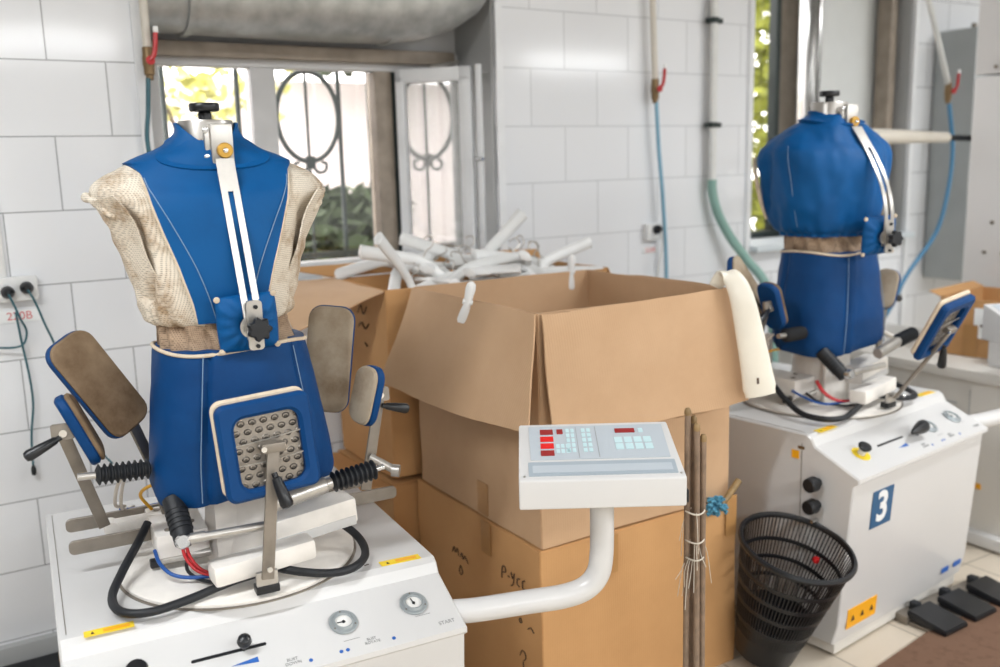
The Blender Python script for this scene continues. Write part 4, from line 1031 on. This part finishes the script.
HL += [((1.60, 3.12, 1.225), (R(35), R(18), R(-60)), 'white hanger angled towards the casement in the back of the heap'),
       ((1.48, 3.08, 1.215), (R(40), R(-20), R(40)), 'white hanger leaning across the left half of the heap'),
       ((1.88, 2.98, 1.225), (R(50), R(14), R(-35)), 'white hanger laid over the foot of the steep hanger'),
       ((1.70, 2.94, 1.225), (R(30), R(-14), R(10)), 'white hanger on top at the near middle of the heap'),
       ((2.08, 3.12, 1.20), (R(45), R(20), R(-20)), 'white hanger leaning on the right end board of the carton'),
       ((1.96, 2.95, 1.215), (R(35), R(22), R(40)), 'white hanger crossing the right third of the heap')]
for l_, r_, lab in HL: put_hanger(l_, r_, lab)
# filling under the hangers so that the heap rests on something
b = MB(); b.plate((1.73, 3.01, 1.10), (0, 0, 1), (0, 1, 0), .88, .41, .03, .02); fl = b.build('carton_insert', 'card'); tag(fl, 'cardboard sheet lying inside the carton under the hangers', 'cardboard sheet')

# white clips on the rim of the open carton
def clip(loc, rz, tilt, label):
    t = thing('plastic_clip', label, 'clip', loc, rz, None, 1.25)
    b = MB(); m = Matrix.Rotation(R(tilt), 3, 'Y')
    def q(x, y, z): return m @ Vector((x, y, z))
    b.loft([[q(x*w_, y*d_, z) for x, y in [(math.cos(a), math.sin(a)) for a in [2*math.pi*k/16 for k in range(16)]]] for z, w_, d_ in ((-.062, .013, .006), (-.055, .016, .008), (-.035, .013, .008), (-.02, .009, .007), (.0, .010, .007), (.02, .012, .007), (.032, .010, .006), (.037, .004, .004))])
    b.build('clip_jaw', 'hanger', t); b = MB(); b.cyl(q(-.012, 0, -.012), q(.012, 0, -.012), .006); b.build('spring_pin', 'hanger', t)
clip((1.325, 2.33, 1.222), R(-31), 14, 'small white plastic clip gripping the left flap of the open carton')
clip((1.97, 2.715, 1.225), R(-31), 6, 'small white plastic clip gripping the far rim of the open carton')

# white sleeve-shaped plastic form hung over the right rim
t = thing('sleeve_form', 'long white plastic sleeve form hooked over the right corner of the open carton', 'sleeve form', (0, 0, 0))
b = MB(); cl = catmull([(1.985, 2.01, 1.225), (1.996, 1.985, 1.262), (2.006, 1.96, 1.250), (2.016, 1.935, 1.20), (2.032, 1.918, 1.10), (2.050, 1.902, .98), (2.060, 1.893, .905)], 6)
rings = []; n = len(cl)
for i, p in enumerate(cl):
    t_ = i/(n-1); d_ = (cl[min(i+1, n-1)]-cl[max(i-1, 0)]).normalized(); x = Vector((.87, -.48, 0)); x = (x-d_*x.dot(d_)).normalized(); y = d_.cross(x)
    w_ = (.022+.030*t_**1.1) if t_ < .97 else .046; th = .007+.010*t_
    rings.append([p+x*w_*math.copysign(abs(math.cos(a))**.8, math.cos(a))+y*th*math.sin(a) for a in [2*math.pi*k/24 for k in range(24)]])
b.loft(rings); b.build('sleeve_body', 'cream_plastic', t, sharp=60)
b = MB(); b.plate((2.030, 1.877, .955), (-.48, -.87, .1), (0, 0, 1), .006, .018, .003, .001); b.build('print_mark', 'ink', t)

# mop head and brush handle on the closed carton
t = thing('mop', 'blue yarn mop head lying on the corner of the closed carton, behind the poles', 'mop', (2.10, 2.03, .60))
b = MB()
for i in range(60):
    a, c_ = random.uniform(0, 6.3), random.uniform(-1, 1); s_ = Vector((math.cos(a)*math.sqrt(1-c_*c_)*.05, math.sin(a)*math.sqrt(1-c_*c_)*.04, c_*.035))
    b.tube([s_*.3, s_, s_*1.15+Vector((random.uniform(-.012, .012), random.uniform(-.012, .012), -.006))], .006, 6, 3)
b = b.build('yarn_head', 'bluecloth', t); t.location = (1.955, 1.962, .562); t.scale = (.72, .72, .72)
b = MB(); b.tube([(.03, .0, .0), (.07, .01, .015), (.15, .02, .075)], .011, 10, 4, lambda q: 1+.4*q); b.build('handle', 'woodpale', t)

# ------------------------------------------------------------------ poles beside the console
names = ['tallest thin wooden pole leaning behind the right end of the console', 'thin wooden pole second from the console, slightly shorter than the tallest', 'thin wooden pole third from the console, shorter than its neighbours behind', 'shortest thin wooden pole, farthest from the console and nearest the basket']
PL = [((1.555, 1.662, .992), (1.50, 1.60, .0)), ((1.577, 1.664, .968), (1.53, 1.612, .0)), ((1.565, 1.640, .955), (1.515, 1.575, .0)), ((1.583, 1.636, .925), (1.536, 1.58, .0))]
for lab, (p1, p0) in zip(names, PL):
    t = thing('wooden_pole', lab, 'pole', p0, 0, 'thin wooden poles by the console')
    b = MB(); v = Vector(p1)-Vector(p0); b.tube([(0, 0, .0), v*.5, v], .0076, 12, 2); b.build('shaft', 'wood', t)
    b = MB(); b.lathe([(.002, -.002), (.0074, 0), (.0088, .006), (.0082, .014), (.005, .019), (.001, .020)], v*.985, frame_from(v), 16); b.build('tip', 'woodpale', t, label='pale rounded tip')
t = thing('string_fringe', 'frayed white string tied round the wooden poles', 'string', (0, 0, 0))
b = MB()
for i in range(16):
    z = random.choice([.62, .74, .66]); a = random.uniform(0, 6.3); o_ = Vector((1.552, 1.63, z)); d_ = Vector((math.cos(a)*.03, math.sin(a)*.02, 0))
    b.tube([o_+d_*.7, o_+d_*1.2+Vector((0, 0, -.03)), o_+d_*random.uniform(1, 2.2)+Vector((0, 0, random.uniform(-.14, -.05)))], .0009, 5, 3)
for z in (.62, .665, .74): 
    b.tube([(1.552+.024*math.cos(k*math.pi/8), 1.63+.022*math.sin(k*math.pi/8), z+.002*math.sin(k)) for k in range(17)], .002, 6, 2)
b.build('strands', 'string', t)

# ------------------------------------------------------------------ black basket
t = thing('waste_basket', 'black slotted plastic waste basket leaning beside the machine numbered 3', 'waste basket', (0, 0, 0))
N = 72
def brad(z): return .094+.076*(z/.40)
b = MB(); b.lathe([(.004, .004), (.088, .004), (.094, .0), (brad(.13), .13), (brad(.13)-.004, .13), (.088, .008), (.004, .008)], (0, 0, 0), None, N); b.build('solid_base', 'black', t)
b = MB(); b.lathe([(brad(.4)-.006, .392), (brad(.4)-.001, .390), (brad(.4)+.008, .392), (brad(.4)+.010, .40), (brad(.4)+.006, .407), (brad(.4)-.002, .408), (brad(.4)-.006, .402), (brad(.4)-.006, .392)], (0, 0, 0), None, N, False); b.build('rim', 'black', t)
b = MB()
for z in (.135, .20, .26, .32): b.lathe([(brad(z)-.003, z-.006), (brad(z)+.002, z-.006), (brad(z)+.002, z+.006), (brad(z)-.003, z+.006), (brad(z)-.003, z-.006)], (0, 0, 0), None, N, False)
b.build('hoop', 'black', t)
b = MB()
for i in range(84):
    a = 2*math.pi*i/84; ca, sa = math.cos(a), math.sin(a)
    oriented_box(b, (brad(.085)*ca, brad(.085)*sa, .085), (brad(.395)*ca, brad(.395)*sa, .395), .003, .0034, (ca, sa, 0), 0)
sl_ = b.build('slats', 'black', t); sl_['kind'] = 'stuff'
ax = Vector((.03, -.285, 1)).normalized(); xa = Vector((.853, -.522, 0)); xa = (xa-ax*xa.dot(ax)).normalized(); ya = ax.cross(xa)
t.matrix_world = Matrix((xa, ya, ax)).transposed().to_4x4(); t.location = Vector((2.155, 1.822, .425))-ax*.395
b = MB(); b.lathe([(.001, -.012), (.009, -.009), (.012, 0), (.009, .008), (.001, .011)], (.11, .075, .31), None, 12)
b.build('red_tag', 'red', t, label='small red tag caught in the slots')

# ------------------------------------------------------------------ bench, cabinet and bits at the right
t = thing('workbench', 'off-white metal workbench with vents, behind the machine numbered 3', 'workbench', (0, 0, 0))
b = MB(); b.box((3.89, 2.58, .705), (.70, 1.32, .045), None, .006); b.build('worktop', 'white_back', t)
b = MB(); b.box((3.90, 2.58, .365), (.66, 1.28, .63), None, .004); bb = b.build('cabinet', 'white_back', t)
b = MB(); b.box((3.88, 2.58, .035), (.71, 1.32, .05), None, .006); b.build('plinth', 'white', t)
for y in (2.62, 2.66): pass
for k in range(3):
    b = MB(); b.box((3.568, 2.30, .575-.03*k), (.004, .17, .008), None, .001); b.build('vent_slot', 'plaster', bb)
for y in (2.16, 1.98):
    b = MB(); b.box((3.569, y, .35), (.003, .004, .58)); b.build('seam', 'plaster', bb)
b = MB(); b.cyl((3.57, 2.12, .545), (3.563, 2.12, .545), .008); b.build('screw', 'dullsteel', bb)
b = MB(); b.box((3.568, 2.10, .245), (.004, .022, .022)); b.build('warning_label', 'orange', bb)
b = MB(); b.box((3.60, 2.7, .75), (.12, .3, .04), None, .01); 
t = thing('tall_cabinet', 'tall white panelled cabinet at the edge of the frame, above the small carton', 'cabinet', (0, 0, 0))
b = MB(); b.box((4.38, 2.03, .97), (.26, 1.24, 1.93), None, .005); cb_ = b.build('body', 'white', t)
b = MB(); b.box((4.38, 2.03, 2.36), (.26, 1.24, .83), None, .005); b.build('upper_panel', 'white', t)
for y, z in ((2.55, 1.975), (2.52, 1.27), (2.55, 1.13), (2.46, 1.13), (2.45, 1.975)):
    b = MB(); b.cyl((4.251, y, z), (4.244, y, z), .009); b.build('screw', 'dullsteel', cb_)
b = MB(); b.box((4.42, 2.655, 1.17), (.02, .02, .05), None, .004); b.build('latch', 'black', cb_)
t = thing('swing_arm', 'horizontal white padded tube sticking out of the tall cabinet', 'support arm', (0, 0, 0))
b = MB(); b.tube([(4.23, 2.76, 1.667), (4.0, 2.775, 1.672), (3.8, 2.79, 1.677), (3.62, 2.80, 1.68), (3.46, 2.81, 1.683)], .034, 20, 4, lambda q: .72+.28*min(1, q*2.2)); b.build('sleeve', 'pipe', t)
b = MB(); b.tube([(4.40, 2.60, 1.655), (4.33, 2.70, 1.66), (4.21, 2.762, 1.667)], .014, 12, 4); b.build('spigot', 'rubber', t)
t = thing('cardboard_box', 'small open carton on the workbench at the edge of the frame', 'cardboard box', (3.98, 2.33, .728), R(8))
carton(t, -.20, .22, -.13, .14, 0, .25, 'cardold', 21)
b = MB(); board(b, (-.20, .14, .25), (.22, .14, .25), (.22, .19, .27), (-.20, .19, .27), 6, .004); b.build('flap', 'cardold', t)
b = MB(); b.plate((-.207, .0, .07), (-1, 0, 0), (0, 0, 1), .06, .14, .001, .002); b.build('tape', 'tape', t)
b = MB(); b.plate((-.206, -.06, .15), (-1, 0, 0), (0, 0, 1), .10, .13, .0016, .002); b = b.build('shipping_label', 'signwhite', t)
for dy, dz in ((-.07, .19), (-.05, .14)):
    q = MB(); q.plate((-.2075, dy, dz), (-1, 0, 0), (0, 0, 1), .022, .012, .001, .002); q.build('print_mark', 'ink', b)
t = thing('control_box', 'white sloped control box in front of the small carton on the workbench', 'control box', (3.80, 2.02, .728), R(-20))
b = MB(); b.prism([(-.16, -.10, 0), (-.16, .10, 0), (-.16, .10, .17), (-.16, -.10, .09)], (.40, 0, 0)); bmesh.ops.bevel(b.bm, geom=b.bm.edges[:], offset=.006, segments=2, affect='EDGES'); b = b.build('housing', 'white', t)
un_ = Vector((0, -.08, .2)).normalized(); q = MB(); q.plate(Vector((.05, 0, .13))+un_*.001, un_, (0, .2, .08), .32, .17, .002, .004); q.build('keypad_overlay', 'overlay', b)
q = MB(); q.plate(Vector((-.06, .03, .142))+un_*.002, un_, (0, .2, .08), .05, .05, .002, .002); q.build('led_display', 'dark_led', b)
t = thing('switch_cabinet', 'grey metal switch cabinet on the tiled wall behind the tall cabinet', 'electrical cabinet', (0, 0, 0))
b = MB(); b.box((5.20, 3.17, 1.57), (.62, .24, 1.36), None, .008); b = b.build('body', 'cabinet_grey', t)
q = MB(); q.box((5.20, 3.045, 2.19), (.56, .006, .004)); q.build('seam', 'rubber', b)
q = MB(); q.cyl((4.99, 3.052, 2.21), (4.99, 3.04, 2.21), .012); q.build('lock', 'dullsteel', b)
q = MB(); q.box((5.11, 3.05, 1.17), (.05, .02, .06), None, .006); q.build('latch', 'black', b)
q = MB(); q.cyl((5.05, 3.17, 2.25), (5.05, 3.17, 2.29), .015); q.build('cable_gland', 'dullsteel', b)

# ------------------------------------------------------------------ pipes, valves, hoses, sockets
def valve_drop(label_pipe, x, y, zt, zv, pipe_mat, hose, hose_mat, hr, lever, label_hose, dx=0):
    t = thing('valve_pipe', label_pipe, 'pipe', (0, 0, 0))
    b = MB(); b.tube([(x+dx, y, zt), (x+dx*.5, y, (zt+zv)/2), (x, y, zv+.03)], .014, 14, 2); b.build('pipe', pipe_mat, t)
    b = MB(); b.lathe([(.010, -.06), (.012, -.058), (.012, -.045), (.017, -.042), (.017, -.02), (.019, -.012), (.019, .012), (.017, .02), (.017, .042), (.013, .045), (.013, .06), (.008, .062)], (x, y, zv), None, 18); b.cyl((x, y, zv), (x, y-.03, zv), .008); v_ = b.build('ball_valve', 'brassdull', t)
    b = MB(); b.tube([(x, y-.032, zv), (x+.012, y-.036, zv+.018), (x+.018, y-.038, zv+.05), (x+.021, y-.038, zv+.085)], .0075, 8, 4); b.lathe([(.004, 0), (.014, .001), (.014, .008), (.004, .009)], (x, y-.026, zv), frame_from((0, -1, 0)), 18); b.build('lever', 'red', v_)
    b = MB(); b.box((x+.022, y-.038, zv+.095), (.016, .010, .02), None, .003); b.build('lever_tip', 'hanger', v_)
    b = MB(); b.tube(hose, hr, 10, 8); tag(b.build('air_hose', hose_mat), label_hose, 'hose'); return t
valve_drop('cream pipe with red lever valve at the edge of the left tiled wall', .690, 3.255, 3.0, 1.955, 'pipe', [(.682, 3.245, 1.90), (.672, 3.24, 1.80), (.660, 3.23, 1.68), (.69, 3.2, 1.50), (.80, 3.05, 1.2), (.86, 2.85, .9), (.80, 2.6, .72)], 'tealhose', .0075, 1, 'dark teal hose dropping from the red valve behind the netted dummy')
valve_drop('cream pipe with red lever valve in the middle of the tiled pier', 2.832, 3.255, 3.0, 1.905, 'pipe', [(2.835, 3.25, 1.85), (2.85, 3.25, 1.65), (2.876, 3.25, 1.42), (2.895, 3.25, 1.18), (2.91, 3.25, .8), (2.95, 3.25, .5)], 'bluehose', .009, 1, 'pale blue hose hanging down the tiled pier', -.05)
valve_drop('slanting grey pipe with red lever valve in front of the grey switch cabinet', 4.51, 2.95, 3.0, 1.90, 'greypipe', [(4.515, 2.945, 1.84), (4.56, 2.94, 1.60), (4.53, 2.94, 1.36), (4.45, 2.94, 1.18), (4.27, 2.96, .99), (4.17, 2.98, .82), (4.10, 3.0, .742), (4.02, 3.02, .738)], 'midhose', .011, 1, 'blue hose curving down past the grey switch cabinet', -.52)
t = thing('drain_pipe', 'grey vertical pipe with two brackets on the tiled pier', 'pipe', (0, 0, 0))
b = MB(); b.cyl((3.178, 3.25, 1.47), (3.178, 3.25, 3.0), .018, seg=20); b.build('pipe', 'greypipe', t)
b = MB(); b.cyl((3.205, 3.275, 1.47), (3.205, 3.275, 3.0), .010, seg=14); b.build('conduit', 'pipe', t)
for z in (2.215, 1.75):
    b = MB(); b.box((3.19, 3.262, z), (.085, .03, .022), None, .004); b.cyl((3.178, 3.25, z-.012), (3.178, 3.25, z+.012), .023); b.build('bracket', 'greenhose' if False else 'iron', t)
b = MB(); b.tube([(3.178, 3.25, 1.50), (3.182, 3.25, 1.44), (3.21, 3.24, 1.34), (3.27, 3.22, 1.23), (3.34, 3.18, 1.12), (3.40, 3.1, .98), (3.41, 3.06, .7), (3.41, 3.05, .3), (3.41, 3.0, .08), (3.40, 2.9, .024), (3.38, 2.7, .023)], .022, 14, 8); tag(b.build('drain_hose', 'greenhose'), 'thick pale green hose curving off the pier pipe', 'hose')

def outlet(loc, w, h, plugs, label, text):
    t = thing('wall_socket', label, 'socket', loc)
    b = MB(); b.box((0, -.016, 0), (w, .032, h), None, .006, 3); bd = b.build('socket_box', 'hanger', t)
    for x, z in plugs[0]:
        q = MB(); q.lathe([(.004, 0), (.021, 0), (.021, .002), (.017, .0025), (.017, .001), (.004, .001)], (x, -.032, z), frame_from((0, -1, 0)), 24); q.build('socket_face', 'signwhite', bd)
    return t
s1 = outlet((.236, 3.30, 1.252), .12, .078, ([(-.03, 0), (.03, 0)],), 'white double wall socket with two plugs on the left tiled wall', '')
b = MB(); b.box((0, -.0022, -.088), (.125, .0015, .038)); b = b.build('voltage_label', 'signwhite', s1)
lettering('lettering', '220B', .036, 'redlab', (0, -.0034, -.088), (0, -1, 0), (0, 0, 1), b)
def plug(p, path, label_, mat):
    t = thing('power_plug', label_, 'plug', p)
    b = MB(); b.lathe([(.006, .0), (.019, .001), (.020, .012), (.017, .026), (.010, .036), (.006, .040)], (0, 0, 0), frame_from((0, -1, .1)), 24); b.build('plug_body', 'black', t)
    b = MB(); b.tube([tuple(Vector(q)-Vector(p)) for q in path], .0035, 8, 8); b.build('cord', mat, t)
plug((.208, 3.268, 1.245), [(.208, 3.23, 1.243), (.222, 3.222, 1.20), (.232, 3.225, 1.165), (.248, 3.26, 1.12), (.238, 3.26, 1.083), (.215, 3.26, 1.072), (.16, 3.27, 1.075), (.02, 3.27, 1.10)], 'black plug in the outer half of the double socket', 'tealhose')
plug((.262, 3.268, 1.255), [(.262, 3.23, 1.252), (.278, 3.225, 1.215), (.30, 3.24, 1.14), (.325, 3.255, 1.06), (.352, 3.26, .94), (.372, 3.255, .84), (.40, 3.2, .74), (.42, 3.0, .72)], 'black plug in the half of the double socket nearer the dummy', 'tealhose')
b = MB(); b.tube([(.225, 3.28, 1.18), (.232, 3.275, 1.08), (.242, 3.275, .97), (.243, 3.275, .88), (.228, 3.275, .78), (.222, 3.275, .68)], .0035, 8, 8); b = b.build('loose_cord', 'tealhose'); tag(b, 'thin loose teal cord dangling down the left tiled wall, capped end', 'cord')
q = MB(); q.lathe([(.003, -.02), (.007, -.016), (.008, 0), (.005, .012), (.003, .014)], (.222, 3.275, .665), None, 14); q.build('end_cap', 'rubber', b)
b = MB(); b.box((.197, 3.292, 1.72), (.030, .016, .86), None, .003); tag(b.build('cable_conduit', 'hanger'), 'white cable conduit running up from the double socket', 'conduit')
s2 = outlet((2.842, 3.30, 1.275), .085, .075, ([(0, 0)],), 'white wall socket with a black plug on the tiled pier', '')
b = MB(); b.box((.0, -.0022, -.085), (.09, .0015, .03)); b = b.build('voltage_label', 'signwhite', s2)
lettering('lettering', '220B', .03, 'redlab', (0, -.0034, -.085), (0, -1, 0), (0, 0, 1), b)
plug((2.85, 3.268, 1.285), [(2.85, 3.23, 1.28), (2.85, 3.225, 1.2), (2.83, 3.25, 1.0), (2.82, 3.26, .7), (2.84, 3.27, .4)], 'black plug in the socket on the tiled pier', 'greypipe')

# ------------------------------------------------------------------ light from outside
w = bpy.data.worlds.new('sky'); bpy.context.scene.world = w; w.use_nodes = True
bg = w.node_tree.nodes['Background']; bg.inputs[0].default_value = (1.0, .96, .94, 1); bg.inputs[1].default_value = 5.0

sc = bpy.context.scene
sc.view_settings.view_transform = 'Standard'; sc.view_settings.look = 'None'; sc.view_settings.gamma = 1; sc.view_settings.use_curve_mapping = False
sc.view_settings.exposure = 0.47
sc.cycles.use_denoising = True
sc.cycles.max_bounces = 8; sc.cycles.diffuse_bounces = 5; sc.cycles.transparent_max_bounces = 12
sc.cycles.caustics_reflective = False; sc.cycles.caustics_refractive = False
sc.cycles.sample_clamp_indirect = 6
